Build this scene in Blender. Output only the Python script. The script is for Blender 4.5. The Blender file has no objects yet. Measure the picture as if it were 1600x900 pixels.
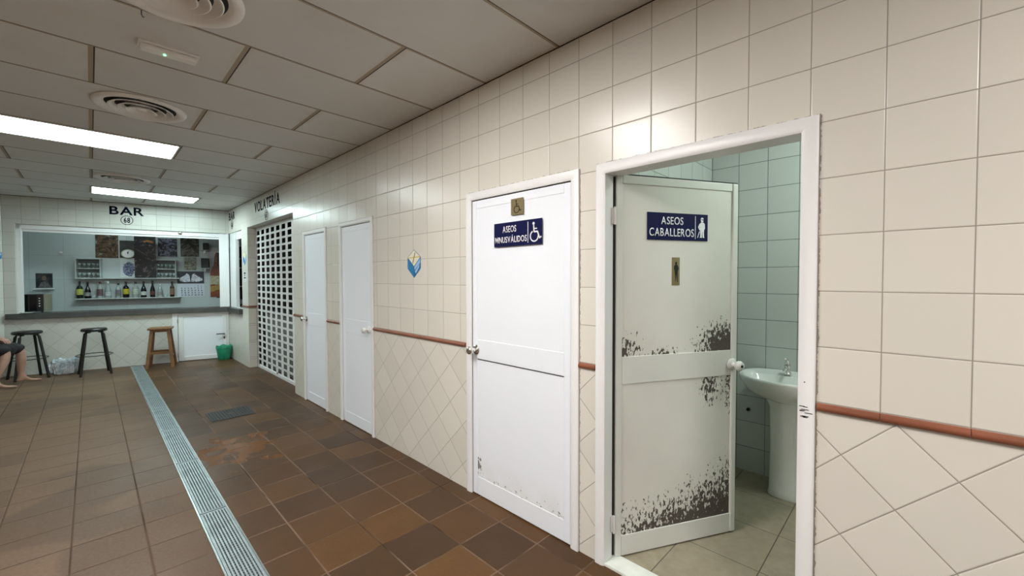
import bpy, bmesh, math, random
from mathutils import Vector, Matrix
random.seed(7)
SC = bpy.context.scene
COL = SC.collection
PI = math.pi

# ------------------------------------------------------------------ camera, world, exposure
YAW, PITCH, ROLL = 0.79495, 0.0230069, -0.0016069
fw = Vector((math.sin(YAW)*math.cos(PITCH), math.cos(YAW)*math.cos(PITCH), -math.sin(PITCH)))
rt = Vector((math.cos(YAW), -math.sin(YAW), 0))
up = rt.cross(fw)
r2 = math.cos(ROLL)*rt + math.sin(ROLL)*up
u2 = -math.sin(ROLL)*rt + math.cos(ROLL)*up
cd = bpy.data.cameras.new('camera'); cam = bpy.data.objects.new('camera', cd); COL.objects.link(cam)
cam.matrix_world = Matrix(((r2.x, u2.x, -fw.x, -1.80867), (r2.y, u2.y, -fw.y, 0), (r2.z, u2.z, -fw.z, 1.46176), (0, 0, 0, 1)))
cd.sensor_width = 36; cd.lens = 645.7346*36/1600; cd.clip_start = 0.02; cd.clip_end = 60
SC.camera = cam
wd = bpy.data.worlds.new('world'); SC.world = wd; wd.use_nodes = True
wd.node_tree.nodes['Background'].inputs[0].default_value = (0.02, 0.02, 0.02, 1)
SC.view_settings.view_transform = 'Standard'; SC.view_settings.look = 'None'
SC.view_settings.gamma = 1; SC.view_settings.use_curve_mapping = False
SC.view_settings.exposure = 1.62
LAMP_NEAR = ((1.0, 0.965, 0.93), 12.2)      # panels near the camera
LAMP_FAR = ((0.86, 1.0, 0.985), 6.4)      # panel halfway down the corridor
LAMP_BAR = ((0.78, 1.0, 0.995), 9.0)      # panel by the bar
HC = 2.7244

# ------------------------------------------------------------------ mesh helpers
class MB:
    def __init__(s): s.bm = bmesh.new()
    def box(s, x0, x1, y0, y1, z0, z1, bev=0, rot=None):
        t = bmesh.new(); bmesh.ops.create_cube(t, size=1)
        for v in t.verts:
            v.co = Vector(((x0+x1)/2+v.co.x*(x1-x0), (y0+y1)/2+v.co.y*(y1-y0), (z0+z1)/2+v.co.z*(z1-z0)))
        if bev: bmesh.ops.bevel(t, geom=t.edges[:], offset=bev, segments=2, affect='EDGES', profile=.5)
        if rot is not None: bmesh.ops.transform(t, matrix=rot, verts=t.verts)
        s.add(t); return s
    def add(s, t):
        m = bpy.data.meshes.new('t'); t.to_mesh(m); t.free(); s.bm.from_mesh(m); bpy.data.meshes.remove(m)
    def quad(s, *p):
        s.bm.faces.new([s.bm.verts.new(q) for q in p]); return s
    def cyl(s, p0, p1, r0, r1=None, n=16, cap=True):
        r1 = r0 if r1 is None else r1
        p0 = Vector(p0); p1 = Vector(p1); d = (p1-p0); a = d.normalized()
        b = a.orthogonal().normalized(); c = a.cross(b)
        A = [s.bm.verts.new(p0+r0*(math.cos(2*PI*i/n)*b+math.sin(2*PI*i/n)*c)) for i in range(n)]
        B = [s.bm.verts.new(p1+r1*(math.cos(2*PI*i/n)*b+math.sin(2*PI*i/n)*c)) for i in range(n)]
        for i in range(n): s.bm.faces.new((A[i], A[(i+1) % n], B[(i+1) % n], B[i]))
        if cap: s.bm.faces.new(A[::-1]); s.bm.faces.new(B)
        return s
    def lathe(s, prof, n=28, m=None, sx=1, sy=1, closed=False):
        """prof: list of (r,h) turned about local +z, then transformed by m"""
        m = m or Matrix()
        rings = []
        for r, h in prof:
            if r < 1e-6: rings.append([s.bm.verts.new(m @ Vector((0, 0, h)))])
            else: rings.append([s.bm.verts.new(m @ Vector((sx*r*math.cos(2*PI*i/n), sy*r*math.sin(2*PI*i/n), h))) for i in range(n)])
        for a, b in zip(rings, rings[1:]):
            for i in range(n):
                j = (i+1) % n
                if len(a) == 1 and len(b) == 1: continue
                if len(a) == 1: s.bm.faces.new((a[0], b[i], b[j]))
                elif len(b) == 1: s.bm.faces.new((a[i], a[j], b[0]))
                else: s.bm.faces.new((a[i], a[j], b[j], b[i]))
        return s
    def tube(s, pts, r, n=8, closed=False):
        pts = [Vector(p) for p in pts]; rings = []
        N_ = len(pts)
        for k, p in enumerate(pts):
            if closed: d = pts[(k+1) % N_]-pts[k-1]
            else: d = pts[min(k+1, N_-1)]-pts[max(k-1, 0)]
            d.normalize()
            ref = Vector((0, 0, 1)) if abs(d.z) < .9 else Vector((1, 0, 0))
            b = d.cross(ref).normalized(); c = d.cross(b)
            rr = r[k] if isinstance(r, (list, tuple)) else r
            rings.append([s.bm.verts.new(p+rr*(math.cos(2*PI*i/n)*b+math.sin(2*PI*i/n)*c)) for i in range(n)])
        L = N_ if closed else N_-1
        for k in range(L):
            a, b = rings[k], rings[(k+1) % N_]
            for i in range(n): s.bm.faces.new((a[i], a[(i+1) % n], b[(i+1) % n], b[i]))
        if not closed: s.bm.faces.new(rings[0][::-1]); s.bm.faces.new(rings[-1])
        return s
    def prism(s, pts, z0, z1):
        A = [s.bm.verts.new((x, y, z0)) for x, y in pts]; B = [s.bm.verts.new((x, y, z1)) for x, y in pts]
        n = len(pts)
        s.bm.faces.new(A[::-1]); s.bm.faces.new(B)
        for i in range(n): s.bm.faces.new((A[i], A[(i+1) % n], B[(i+1) % n], B[i]))
        return s
    def build(s, name, mat, parent=None, mw=None, smooth=False, kind=None):
        bmesh.ops.recalc_face_normals(s.bm, faces=s.bm.faces[:])
        me = bpy.data.meshes.new(name); s.bm.to_mesh(me); s.bm.free()
        if mat: me.materials.append(mat)
        if smooth:
            me.polygons.foreach_set('use_smooth', [True]*len(me.polygons))
            if smooth is not True: me.set_sharp_from_angle(angle=math.radians(smooth))
        o = bpy.data.objects.new(name, me); COL.objects.link(o)
        if parent: o.parent = parent
        if mw is not None: o.matrix_basis = mw
        if kind: o['kind'] = kind
        return o

def tag(o, label=None, cat=None, group=None, kind=None):
    if label: o['label'] = label
    if cat: o['category'] = cat
    if group: o['group'] = group
    if kind: o['kind'] = kind
    return o
def thing(name, label, cat, mw=None, group=None, kind=None):
    o = bpy.data.objects.new(name, None); COL.objects.link(o); o.empty_display_size = .05
    if mw is not None: o.matrix_world = mw
    return tag(o, label, cat, group, kind)
def struct(o, label, cat): return tag(o, label, cat, kind='structure')
def copy_tree(o, mw):
    c = o.copy(); COL.objects.link(c); c.matrix_world = mw
    def rec(src, dst):
        for ch in [k for k in COL.objects if k.parent == src]:
            d = ch.copy(); COL.objects.link(d); d.parent = dst; d.matrix_basis = ch.matrix_basis.copy(); rec(ch, d)
    rec(o, c); return c
def T(x, y, z, rz=0): return Matrix.Translation((x, y, z)) @ Matrix.Rotation(rz, 4, 'Z')
def frame(o, xd):
    """local x = xd (horizontal, to the right), local y = up, local z = towards the viewer"""
    x = Vector((xd[0], xd[1], 0)).normalized(); y = Vector((0, 0, 1)); z = x.cross(y)
    return Matrix(((x.x, y.x, z.x, o[0]), (x.y, y.y, z.y, o[1]), (x.z, y.z, z.z, o[2]), (0, 0, 0, 1)))
BU = Vector((1, -.22, 0)).normalized(); BN = Vector((.22, 1, 0)).normalized(); BO = Vector((0, 9.13, 0))
def RW(y, z=0, off=0): return frame((-off, y, z), (0, -1))            # on the right wall
def BW(u, z=0, w=0):                                                    # on a plane w behind the bar front
    p = BO+BU*u+BN*w; return frame((p.x, p.y, z), (BU.x, BU.y))
def BZ(u, w, z=0, rz=0):                                                # upright z frame in the bar, local x along it, y away
    p = BO+BU*u+BN*w
    return Matrix(((BU.x, BN.x, 0, p.x), (BU.y, BN.y, 0, p.y), (0, 0, 1, z), (0, 0, 0, 1))) @ Matrix.Rotation(rz, 4, 'Z')

# ------------------------------------------------------------------ node helpers
class NT:
    def __init__(s, name):
        s.m = bpy.data.materials.new(name); s.m.use_nodes = True; s.t = s.m.node_tree
        s.b = s.t.nodes['Principled BSDF']; s.obj = None
    def n(s, typ, **k):
        q = s.t.nodes.new(typ)
        for a, v in k.items(): setattr(q, a, v)
        return q
    def lk(s, v, sock):
        if isinstance(v, bpy.types.NodeSocket): s.t.links.new(v, sock)
        else: sock.default_value = v
    def M(s, op, a, b=0.0, c=0.0, clamp=False):
        q = s.n('ShaderNodeMath', operation=op, use_clamp=clamp)
        s.lk(a, q.inputs[0]); s.lk(b, q.inputs[1])
        if op in ('MULTIPLY_ADD', 'COMPARE', 'SMOOTH_MIN'): s.lk(c, q.inputs[2])
        return q.outputs[0]
    def xyz(s):
        if s.obj is None:
            tc = s.n('ShaderNodeTexCoord'); sp = s.n('ShaderNodeSeparateXYZ'); s.t.links.new(tc.outputs['Object'], sp.inputs[0])
            s.co = tc.outputs['Object']; s.obj = sp.outputs
        return s.obj
    def noise(s, scale, detail=3, rough=.5, vec=None, out=0, dist=0):
        q = s.n('ShaderNodeTexNoise'); q.inputs['Scale'].default_value = scale; q.inputs['Detail'].default_value = detail
        q.inputs['Roughness'].default_value = rough; q.inputs['Distortion'].default_value = dist
        s.xyz(); s.t.links.new(vec or s.co, q.inputs['Vector']); return q.outputs[out]
    def vec(s, x, y, z=0.0):
        q = s.n('ShaderNodeCombineXYZ'); s.lk(x, q.inputs[0]); s.lk(y, q.inputs[1]); s.lk(z, q.inputs[2]); return q.outputs[0]
    def white(s, v):
        q = s.n('ShaderNodeTexWhiteNoise', noise_dimensions='3D'); s.t.links.new(v, q.inputs['Vector']); return q.outputs
    def mix(s, f, a, b):
        q = s.n('ShaderNodeMix', data_type='RGBA'); s.lk(f, q.inputs[0])
        for v, k in ((a, 6), (b, 7)):
            s.lk(v if isinstance(v, bpy.types.NodeSocket) else (*v, 1) if len(v) == 3 else v, q.inputs[k])
        return q.outputs[2]
    def mixf(s, f, a, b):
        q = s.n('ShaderNodeMix', data_type='FLOAT'); s.lk(f, q.inputs[0]); s.lk(a, q.inputs[2]); s.lk(b, q.inputs[3]); return q.outputs[0]
    def ramp(s, f, a, b):   # linear map a..b -> 0..1 clamped
        q = s.n('ShaderNodeMapRange', clamp=True); s.lk(f, q.inputs[0]); s.lk(a, q.inputs[1]); s.lk(b, q.inputs[2]); return q.outputs[0]
    def cramp(s, f, stops, interp='LINEAR'):
        q = s.n('ShaderNodeValToRGB'); q.color_ramp.interpolation = interp
        e = q.color_ramp.elements
        while len(e) < len(stops): e.new(.5)
        for k, (p, c) in enumerate(stops): e[k].position = p; e[k].color = (*c, 1)
        s.lk(f, q.inputs[0]); return q.outputs[0]
    def bump(s, h, dist, strength=1, normal=None):
        q = s.n('ShaderNodeBump'); q.inputs['Distance'].default_value = dist; q.inputs['Strength'].default_value = strength
        s.lk(h, q.inputs['Height'])
        if normal is not None: s.t.links.new(normal, q.inputs['Normal'])
        return q.outputs[0]
    def set(s, **k):
        nm = dict(col='Base Color', rough='Roughness', metal='Metallic', norm='Normal', trans='Transmission Weight', ior='IOR',
                  coat='Coat Weight', spec='Specular IOR Level', emc='Emission Color', ems='Emission Strength', alpha='Alpha')
        for a, v in k.items():
            if a in ('col', 'emc') and not isinstance(v, bpy.types.NodeSocket): v = (*v, 1)
            s.lk(v, s.b.inputs[nm[a]])
        return s.m

def plain(name, col, rough=.5, metal=0, bumpy=0, var=.0, scale=8, **k):
    g = NT(name)
    if var:
        nz = g.noise(scale, 4); c = g.mix(g.ramp(nz, .3, .7), tuple(q*(1-var) for q in col), tuple(min(1, q*(1+var)) for q in col))
    else: c = col
    if bumpy: g.set(norm=g.bump(g.noise(scale*6, 3), bumpy))
    return g.set(col=c, rough=rough, metal=metal, **k)

def tile_sd(g, a, b, pa, pb):
    """a, b already offset so joints are at multiples; returns joint distance, cell ids"""
    ua = g.M('DIVIDE', a, pa); ub = g.M('DIVIDE', b, pb)
    ia = g.M('FLOOR', ua); ib = g.M('FLOOR', ub)
    fa = g.M('SUBTRACT', ua, ia); fb = g.M('SUBTRACT', ub, ib)
    da = g.M('MULTIPLY', g.M('MINIMUM', fa, g.M('SUBTRACT', 1.0, fa)), pa)
    db = g.M('MULTIPLY', g.M('MINIMUM', fb, g.M('SUBTRACT', 1.0, fb)), pb)
    return g.M('MINIMUM', da, db), ia, ib

def wall_tile(name, hax, H0, Hp, Z0, Zp, zr, D=None, col=(.700, .668, .600), grout=(.24, .20, .17), gw=.0010, rough=.27,
              tilt=.022, doors=(), gvar=.03):
    """hax 0/1: object axis used as the horizontal. straight tiles above zr, diagonal below when D=(h0,z0,half)"""
    g = NT(name); X = g.xyz(); h = X[hax]; z = X[2]
    d, ia, ib = tile_sd(g, g.M('SUBTRACT', h, H0), g.M('SUBTRACT', z, Z0), Hp, Zp)
    if D:
        h1 = g.M('SUBTRACT', h, D[0]); z1 = g.M('SUBTRACT', z, D[1]); s = D[2]*math.sqrt(2)
        a = g.M('MULTIPLY', g.M('ADD', h1, z1), .70711); b = g.M('MULTIPLY', g.M('SUBTRACT', z1, h1), .70711)
        d2, ja, jb = tile_sd(g, a, b, s, s)
        low = g.M('LESS_THAN', z, zr)
        d = g.mixf(low, d, d2); ia = g.mixf(low, ia, g.M('ADD', ja, 77.0)); ib = g.mixf(low, ib, jb)
    w = g.white(g.vec(ia, ib, 3.7))
    jm = g.M('SUBTRACT', 1.0, g.ramp(d, gw*.8, gw*2.2))
    k = g.M('MULTIPLY_ADD', w[0], gvar*2, 1-gvar)
    vm = g.n('ShaderNodeVectorMath', operation='SCALE'); vm.inputs[0].default_value = col; g.lk(k, vm.inputs['Scale'])
    c = g.mix(g.M('MULTIPLY', jm, .85), vm.outputs[0], grout)
    rr = g.mixf(jm, rough, .8)
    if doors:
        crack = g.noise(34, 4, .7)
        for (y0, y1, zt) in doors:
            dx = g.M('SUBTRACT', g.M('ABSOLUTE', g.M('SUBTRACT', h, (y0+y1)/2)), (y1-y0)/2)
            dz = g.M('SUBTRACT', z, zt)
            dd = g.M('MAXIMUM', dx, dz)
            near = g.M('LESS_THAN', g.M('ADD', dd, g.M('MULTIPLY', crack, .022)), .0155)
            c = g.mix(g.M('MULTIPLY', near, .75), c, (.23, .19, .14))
    c = g.mix(g.M('GREATER_THAN', g.M('ADD', z, g.M('MULTIPLY', g.noise(9, 3), .006)), 2.7205), c, (.03, .022, .018))  # dark line under the ceiling: shade of the junction put into the tile colour
    gn = g.n('ShaderNodeNewGeometry').outputs['Normal']
    sb = g.n('ShaderNodeVectorMath', operation='SUBTRACT'); g.lk(w[1], sb.inputs[0]); sb.inputs[1].default_value = (.5, .5, .5)
    sc = g.n('ShaderNodeVectorMath', operation='SCALE'); g.lk(sb.outputs[0], sc.inputs[0]); sc.inputs['Scale'].default_value = tilt
    ad = g.n('ShaderNodeVectorMath', operation='ADD'); g.lk(gn, ad.inputs[0]); g.lk(sc.outputs[0], ad.inputs[1])
    no = g.n('ShaderNodeVectorMath', operation='NORMALIZE'); g.lk(ad.outputs[0], no.inputs[0])
    hgt = g.M('ADD', g.ramp(d, 0, .004), g.M('MULTIPLY', g.noise(18, 2), .25))
    return g.set(col=c, rough=rr, norm=g.bump(hgt, .0012, 1, no.outputs[0]), spec=.5)

# ------------------------------------------------------------------ materials
DOORS = ((.254, 1.168, 2.036), (1.274, 2.190, 2.036), (3.545, 4.26, 2.030), (4.61, 5.30, 2.025))
M = {}
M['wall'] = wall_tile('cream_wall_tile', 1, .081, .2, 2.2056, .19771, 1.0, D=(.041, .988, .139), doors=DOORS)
M['barwall'] = wall_tile('pale_bar_wall_tile', 0, -.048, .1955, 2.566, .19771, .95, D=(-1.371, .0, .1365), col=(.60, .60, .55))
M['plainwall'] = wall_tile('cream_side_wall_tile', 0, 0, .2, 2.2056, .19771, 1.0, D=(.04, .988, .139))
M['jambtile'] = wall_tile('beige_jamb_tile', 0, -.05, .2, 2.2056, .19771, 1.0, D=(.04, .988, .139))
M['stallback'] = wall_tile('mint_restroom_tile_back', 1, .787, .192, .96, .1935, -5, col=(.58, .615, .585), grout=(.10, .13, .11), gw=.0014)
M['stallside'] = wall_tile('mint_restroom_tile_side', 0, .05, .2, .96, .1935, -5, col=(.58, .615, .585), grout=(.10, .13, .11), gw=.0014)
M['barinner'] = wall_tile('white_bar_tile_glossy', 0, .05, .42, .62, .42, -5, col=(.50, .56, .56), grout=(.26, .30, .30), rough=.18, gw=.001)
M['shopdark'] = plain('shop_shade_plaster', (.06, .06, .055), .7)  # darkness of the unlit shop put into the wall colour
M['rail'] = plain('terracotta_glazed_trim', (.235, .080, .042), .3, var=.18, scale=5)
M['white'] = plain('white_painted_aluminium', (.80, .80, .80), .36, var=.02, scale=3)
M['whitedoor'] = plain('white_door_board', (.84, .875, .93), .42, var=.015, scale=2)
M['greydoor'] = plain('offwhite_door_frame', (.70, .70, .66), .4, var=.03, scale=4)
M['chrome'] = plain('chrome', (.75, .73, .70), .16, 1)
M['steel'] = plain('brushed_steel', (.50, .53, .54), .34, 1, var=.15, scale=9)
M['zinc'] = plain('galvanised_steel', (.34, .40, .42), .45, .6, var=.2, scale=11)
M['black'] = plain('black_plastic', (.012, .012, .013), .3)
M['blackpaint'] = plain('black_painted_wood', (.007, .0065, .0065), .38, var=.3)
M['darkgap'] = plain('gap_shade_black', (.02, .02, .02), .8)  # near-black, shade of the gaps put into the colour
M['navy'] = plain('navy_sign_plastic', (.002, .003, .050), .5, spec=.2)
M['signwhite'] = plain('white_sign_print', (.85, .86, .88), .5)
M['letter'] = plain('dark_navy_lettering', (.004, .004, .016), .7, spec=.1)
M['brass'] = plain('aged_brass', (.30, .235, .12), .42, .6, var=.1, scale=30)
M['ceramic'] = plain('white_ceramic', (.80, .83, .80), .12, coat=.3)
M['marble'] = plain('white_marble', (.70, .73, .68), .35, var=.08, scale=14)
M['plastic'] = plain('white_plastic', (.72, .72, .70), .4)
M['green'] = plain('green_bin_liner', (.02, .30, .17), .35, var=.2, bumpy=.003, scale=12)
M['counter'] = plain('grey_counter_steel', (.10, .105, .10), .35, .4, var=.15)
M['ledgreen'] = NT('green_led').set(col=(0, .3, .1), emc=(.1, 1, .35), ems=3.0)
def emis(name, c, s): return NT(name).set(col=(.8, .8, .8), emc=c, ems=s)
M['lampnear'] = emis('lit_diffuser_near', *LAMP_NEAR)
M['lampfar'] = emis('lit_diffuser_far', *LAMP_FAR)
M['lampend'] = emis('lit_diffuser_bar_end', *LAMP_BAR)
M['lampstall'] = emis('lit_diffuser_restroom', (.86, 1.0, .93), 27.0)
M['lampbar'] = emis('lit_tube_bar', (.80, 1.0, 1.0), 10.0)

# floor: terracotta with wet patches
g = NT('terracotta_floor_tile'); X = g.xyz()
d, ia, ib = tile_sd(g, g.M('ADD', X[0], .112), g.M('SUBTRACT', X[1], 1.775), .2995, .2992)
w = g.white(g.vec(ia, ib, 1.3))
wob = g.noise(5, 3)
base = g.cramp(g.M('ADD', g.M('MULTIPLY', w[0], .62), g.M('MULTIPLY', wob, .38)),
               [(.15, (.052, .027, .012)), (.45, (.076, .037, .014)), (.65, (.090, .043, .015)), (.95, (.128, .062, .018))])
left = g.ramp(g.M('ADD', X[0], g.M('MULTIPLY', g.noise(1.3, 2), .5)), -.9, -1.4)
patch = g.M('MULTIPLY', g.ramp(g.M('ADD', g.noise(.9, 2), g.M('MULTIPLY', w[0], .12)), .58, .61), left)
toned = g.mix(g.M('MULTIPLY', left, .62), base, (.225, .150, .100))  # left side mixed towards a lighter tan
toned = g.mix(g.M('MULTIPLY', patch, .45), toned, (.075, .052, .038))
fine = g.noise(60, 3)
c = g.mix(g.ramp(fine, .35, .8), toned, g.mix(.35, toned, (.05, .025, .012)))
jm = g.M('SUBTRACT', 1.0, g.ramp(d, .0022, .0048))
jc = g.mix(g.M('MULTIPLY', g.ramp(g.noise(2.3, 2), .36, .52), g.M('SUBTRACT', 1.0, g.M('MULTIPLY', left, .7))), (.028, .016, .011), (.20, .13, .09))
c = g.mix(g.M('MULTIPLY', jm, .8), c, jc)
wx = g.M('DIVIDE', g.M('ADD', X[0], .93), .42); wy = g.M('DIVIDE', g.M('SUBTRACT', X[1], 4.1), .62)
rad = g.M('SQRT', g.M('ADD', g.M('MULTIPLY', wx, wx), g.M('MULTIPLY', wy, wy)))
wet = g.ramp(g.M('ADD', g.M('SUBTRACT', 1.0, rad), g.M('MULTIPLY', g.M('SUBTRACT', g.noise(6.5, 3, .5, dist=.6), .5), 3.0)), .56, .60)
c = g.mix(g.M('MULTIPLY', wet, .8), c, (.15, .052, .006))
damp = g.ramp(g.noise(1.1, 3), .35, .65)
dry = g.M('ADD', g.mixf(damp, .34, .48), g.M('MULTIPLY', left, .10))
rr = g.mixf(wet, dry, .22); rr = g.mixf(jm, rr, .75)
hgt = g.M('ADD', g.ramp(d, 0, .008), g.M('ADD', g.M('MULTIPLY', g.noise(9, 3), .8), g.M('MULTIPLY', w[0], .3)))
bs = g.bump(g.M('MULTIPLY', hgt, g.M('SUBTRACT', 1.0, g.M('MULTIPLY', wet, .8))), .002)
M['floor'] = g.set(col=c, rough=rr, norm=bs, spec=g.mixf(wet, .22, .3))

g = NT('beige_restroom_floor_tile'); X = g.xyz()
d, ia, ib = tile_sd(g, g.M('SUBTRACT', X[0], .489), g.M('SUBTRACT', X[1], .54), .4, .385)
w = g.white(g.vec(ia, ib, .3)); nz = g.noise(14, 5, .65)
c = g.mix(g.ramp(nz, .3, .75), (.34, .30, .22), (.25, .21, .15))
c = g.mix(g.M('MULTIPLY', w[0], .2), c, (.19, .16, .11))
c = g.mix(g.M('SUBTRACT', 1.0, g.ramp(d, .0012, .003)), c, (.05, .045, .035))
M['stallfloor'] = g.set(col=c, rough=.5, norm=g.bump(g.ramp(d, 0, .004), .001))

# ceiling: lay-in boards in running bond with yellowed joint strips
g = NT('ceiling_board'); X = g.xyz()
PY = .5973; v = g.M('DIVIDE', g.M('SUBTRACT', X[1], 1.419), PY); iv = g.M('FLOOR', v); fv = g.M('SUBTRACT', v, iv)
odd = g.M('FLOORED_MODULO', iv, 2.0)
ux = g.M('DIVIDE', g.M('ADD', X[0], g.M('ADD', 1.187, g.M('MULTIPLY', odd, -.5985))), 1.197); iu = g.M('FLOOR', ux); fu = g.M('SUBTRACT', ux, iu)
dv = g.M('MULTIPLY', fv, PY); dv2 = g.M('MULTIPLY', g.M('SUBTRACT', 1.0, fv), PY)
du = g.M('MULTIPLY', fu, 1.197); du2 = g.M('MULTIPLY', g.M('SUBTRACT', 1.0, fu), 1.197)
band = g.M('MAXIMUM', g.M('LESS_THAN', g.M('MINIMUM', dv, dv2), .0085), g.M('LESS_THAN', g.M('MINIMUM', du, du2), .012))
line = g.M('MAXIMUM', g.M('LESS_THAN', g.M('ABSOLUTE', g.M('SUBTRACT', dv2, .0085)), .0026), g.M('LESS_THAN', g.M('ABSOLUTE', g.M('SUBTRACT', du, .0125)), .0032))
w = g.white(g.vec(iu, iv, .9))
c = g.mix(w[0], (.675, .675, .66), (.735, .735, .72))
c = g.mix(g.M('MULTIPLY', g.ramp(g.noise(2.2, 4, .6), .5, .75), .25), c, (.58, .52, .43))
st = g.ramp(g.M('ADD', g.M('MULTIPLY', g.M('MINIMUM', du, du2), 6.0), g.noise(5, 3)), .75, .35)
c = g.mix(g.M('MULTIPLY', st, .55), c, (.55, .45, .33))
c = g.mix(g.M('MULTIPLY', band, .9), c, (.36, .28, .19)); c = g.mix(line, c, (.02, .014, .01))
M['ceiling'] = g.set(col=c, rough=.6, norm=g.bump(g.M('SUBTRACT', g.M('MULTIPLY', g.noise(160, 2), .15), g.M('MULTIPLY', line, 1.0)), .003))

# stall door boards with flaking paint (local x = across, local y = height)
g = NT('flaking_white_door_board'); X = g.xyz(); U_, Z_ = X[0], X[1]
def blob(cx, cz, rx, rz, k=1.0):
    a = g.M('DIVIDE', g.M('SUBTRACT', U_, cx), rx); b = g.M('DIVIDE', g.M('SUBTRACT', Z_, cz), rz)
    return g.M('MULTIPLY', g.M('SUBTRACT', 1.0, g.M('SQRT', g.M('ADD', g.M('MULTIPLY', a, a), g.M('MULTIPLY', b, b)))), k)
hh = g.M('ADD', .20, g.M('MULTIPLY', g.M('MULTIPLY', U_, U_), .42))
bot = g.M('MULTIPLY', g.M('SUBTRACT', 1.0, g.M('DIVIDE', g.M('SUBTRACT', Z_, .105), hh)), g.M('ADD', .62, g.M('MULTIPLY', U_, .85)))
bot = g.M('MULTIPLY', bot, g.M('LESS_THAN', Z_, .6))
up1 = g.M('MAXIMUM', blob(.70, 1.06, .26, .21, 1.3), blob(.04, 1.08, .16, .13, .85))
up1 = g.M('MAXIMUM', up1, blob(.29, 1.055, .16, .055, .75))
up1 = g.M('MULTIPLY', up1, g.M('GREATER_THAN', Z_, 1.0))
dn = g.M('MULTIPLY', g.M('MAXIMUM', blob(.60, .86, .11, .14, .85), blob(.725, .85, .03, .22, .8)), g.M('MULTIPLY', g.M('LESS_THAN', Z_, 1.0), g.M('GREATER_THAN', Z_, .6)))
den = g.M('MAXIMUM', g.M('MAXIMUM', bot, up1), dn)
st2 = g.n('ShaderNodeMapping'); st2.inputs['Scale'].default_value = (1.5, .75, 1); g.t.links.new(g.co, st2.inputs[0])
nz = g.noise(54, 4, .62, vec=st2.outputs[0])
peel = g.ramp(g.M('SUBTRACT', g.M('MULTIPLY_ADD', g.M('MAXIMUM', den, 0.0), .33, .325), nz), .0, .006)
peel = g.M('MULTIPLY', peel, g.M('GREATER_THAN', den, .02))
pc = g.mix(g.noise(120, 2), (.045, .038, .032), (.12, .10, .085))
bc = g.mix(g.ramp(g.noise(2.5, 3), .35, .7), (.74, .73, .68), (.68, .66, .61))
M['peel'] = g.set(col=g.mix(peel, bc, pc), rough=g.mixf(peel, .42, .85),
                  norm=g.bump(g.M('SUBTRACT', g.M('MULTIPLY', g.noise(9, 2), .3), peel), .0015))
# middle door lower board, faint damp stains at the foot
g = NT('stained_white_door_board'); X = g.xyz(); U_, Z_ = X[0], X[1]
nz = g.noise(38, 4, .65)
bot = g.M('SUBTRACT', 1.0, g.M('DIVIDE', g.M('SUBTRACT', Z_, .12), .17))
cor = blob(-.36, .21, .055, .10, 1.6)
den = g.M('MAXIMUM', g.M('MULTIPLY', bot, .62), cor)
peel = g.ramp(g.M('SUBTRACT', g.M('MULTIPLY_ADD', g.M('MAXIMUM', den, 0.0), .30, .245), nz), .0, .05)
soft = g.M('MULTIPLY', g.ramp(bot, 0, 1), g.ramp(g.noise(8, 3), .3, .6))
c = g.mix(g.M('MULTIPLY', soft, .30), (.84, .875, .93), (.66, .60, .50))
M['stained'] = g.set(col=g.mix(g.M('MULTIPLY', peel, .85), c, (.11, .10, .085)), rough=.45, norm=g.bump(g.noise(9, 2), .001))

def poster_mat(name, stops, scale=14, dist=1.5, rough=.35, seed=0, grey=None):
    g = NT(name); g.xyz(); mp = g.n('ShaderNodeMapping'); mp.inputs['Location'].default_value = (seed*3.1, seed*1.7, seed)
    g.t.links.new(g.co, mp.inputs[0])
    return g.set(col=g.cramp(g.noise(scale, 4, .6, vec=mp.outputs[0], dist=dist), stops), rough=rough)

# ------------------------------------------------------------------ structure
mb = MB(); mb.quad((-7, -4, 0), (.125, -4, 0), (.125, 12, 0), (-7, 12, 0))
mb.quad((.125, 5.2, 0), (2.2, 5.2, 0), (2.2, 12, 0), (.125, 12, 0))
struct(mb.build('floor', M['floor']), 'brown terracotta tiled corridor floor with wet patches', 'floor')
mb = MB(); mb.box(.10, 1.72, -.6, 1.20, -.05, .004)
struct(mb.build('floor_restroom', M['stallfloor']), 'beige square tiled floor inside the restroom', 'floor')
mb = MB(); mb.box(-.004, .104, .30, 1.125, -.01, .014, .003)
struct(mb.build('trim_1', M['marble']), 'white marble threshold under the open restroom door', 'threshold')
mb = MB(); mb.box(-7, 2.2, -4, 12, HC, HC+.05)
struct(mb.build('ceiling', M['ceiling']), 'grey suspended ceiling of long boards with yellowed joints', 'ceiling')

def holed(u0, u1, z0, z1, holes, t, xf):
    """wall slab with rectangular holes; xf(u, z, depth) -> point"""
    us = sorted({u0, u1, *[q for h in holes for q in h[:2]]}); zs = sorted({z0, z1, *[q for h in holes for q in h[2:]]})
    mb = MB(); inh = lambda a, b: any(h[0] <= a <= h[1] and h[2] <= b <= h[3] for h in holes)
    cell = {}
    for i in range(len(us)-1):
        for j in range(len(zs)-1):
            cell[i, j] = not inh((us[i]+us[i+1])/2, (zs[j]+zs[j+1])/2)
    for (i, j), s in cell.items():
        if not s: continue
        a, b, c, d = us[i], us[i+1], zs[j], zs[j+1]
        mb.quad(xf(a, c, 0), xf(b, c, 0), xf(b, d, 0), xf(a, d, 0)); mb.quad(xf(a, c, t), xf(b, c, t), xf(b, d, t), xf(a, d, t))
        for (di, dj, p, q) in ((-1, 0, (a, c), (a, d)), (1, 0, (b, c), (b, d)), (0, -1, (a, c), (b, c)), (0, 1, (a, d), (b, d))):
            if not cell.get((i+di, j+dj), False):
                mb.quad(xf(*p, 0), xf(*q, 0), xf(*q, t), xf(*p, t))
    bmesh.ops.remove_doubles(mb.bm, verts=mb.bm.verts[:], dist=1e-5)
    return mb
WT = .12
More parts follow.
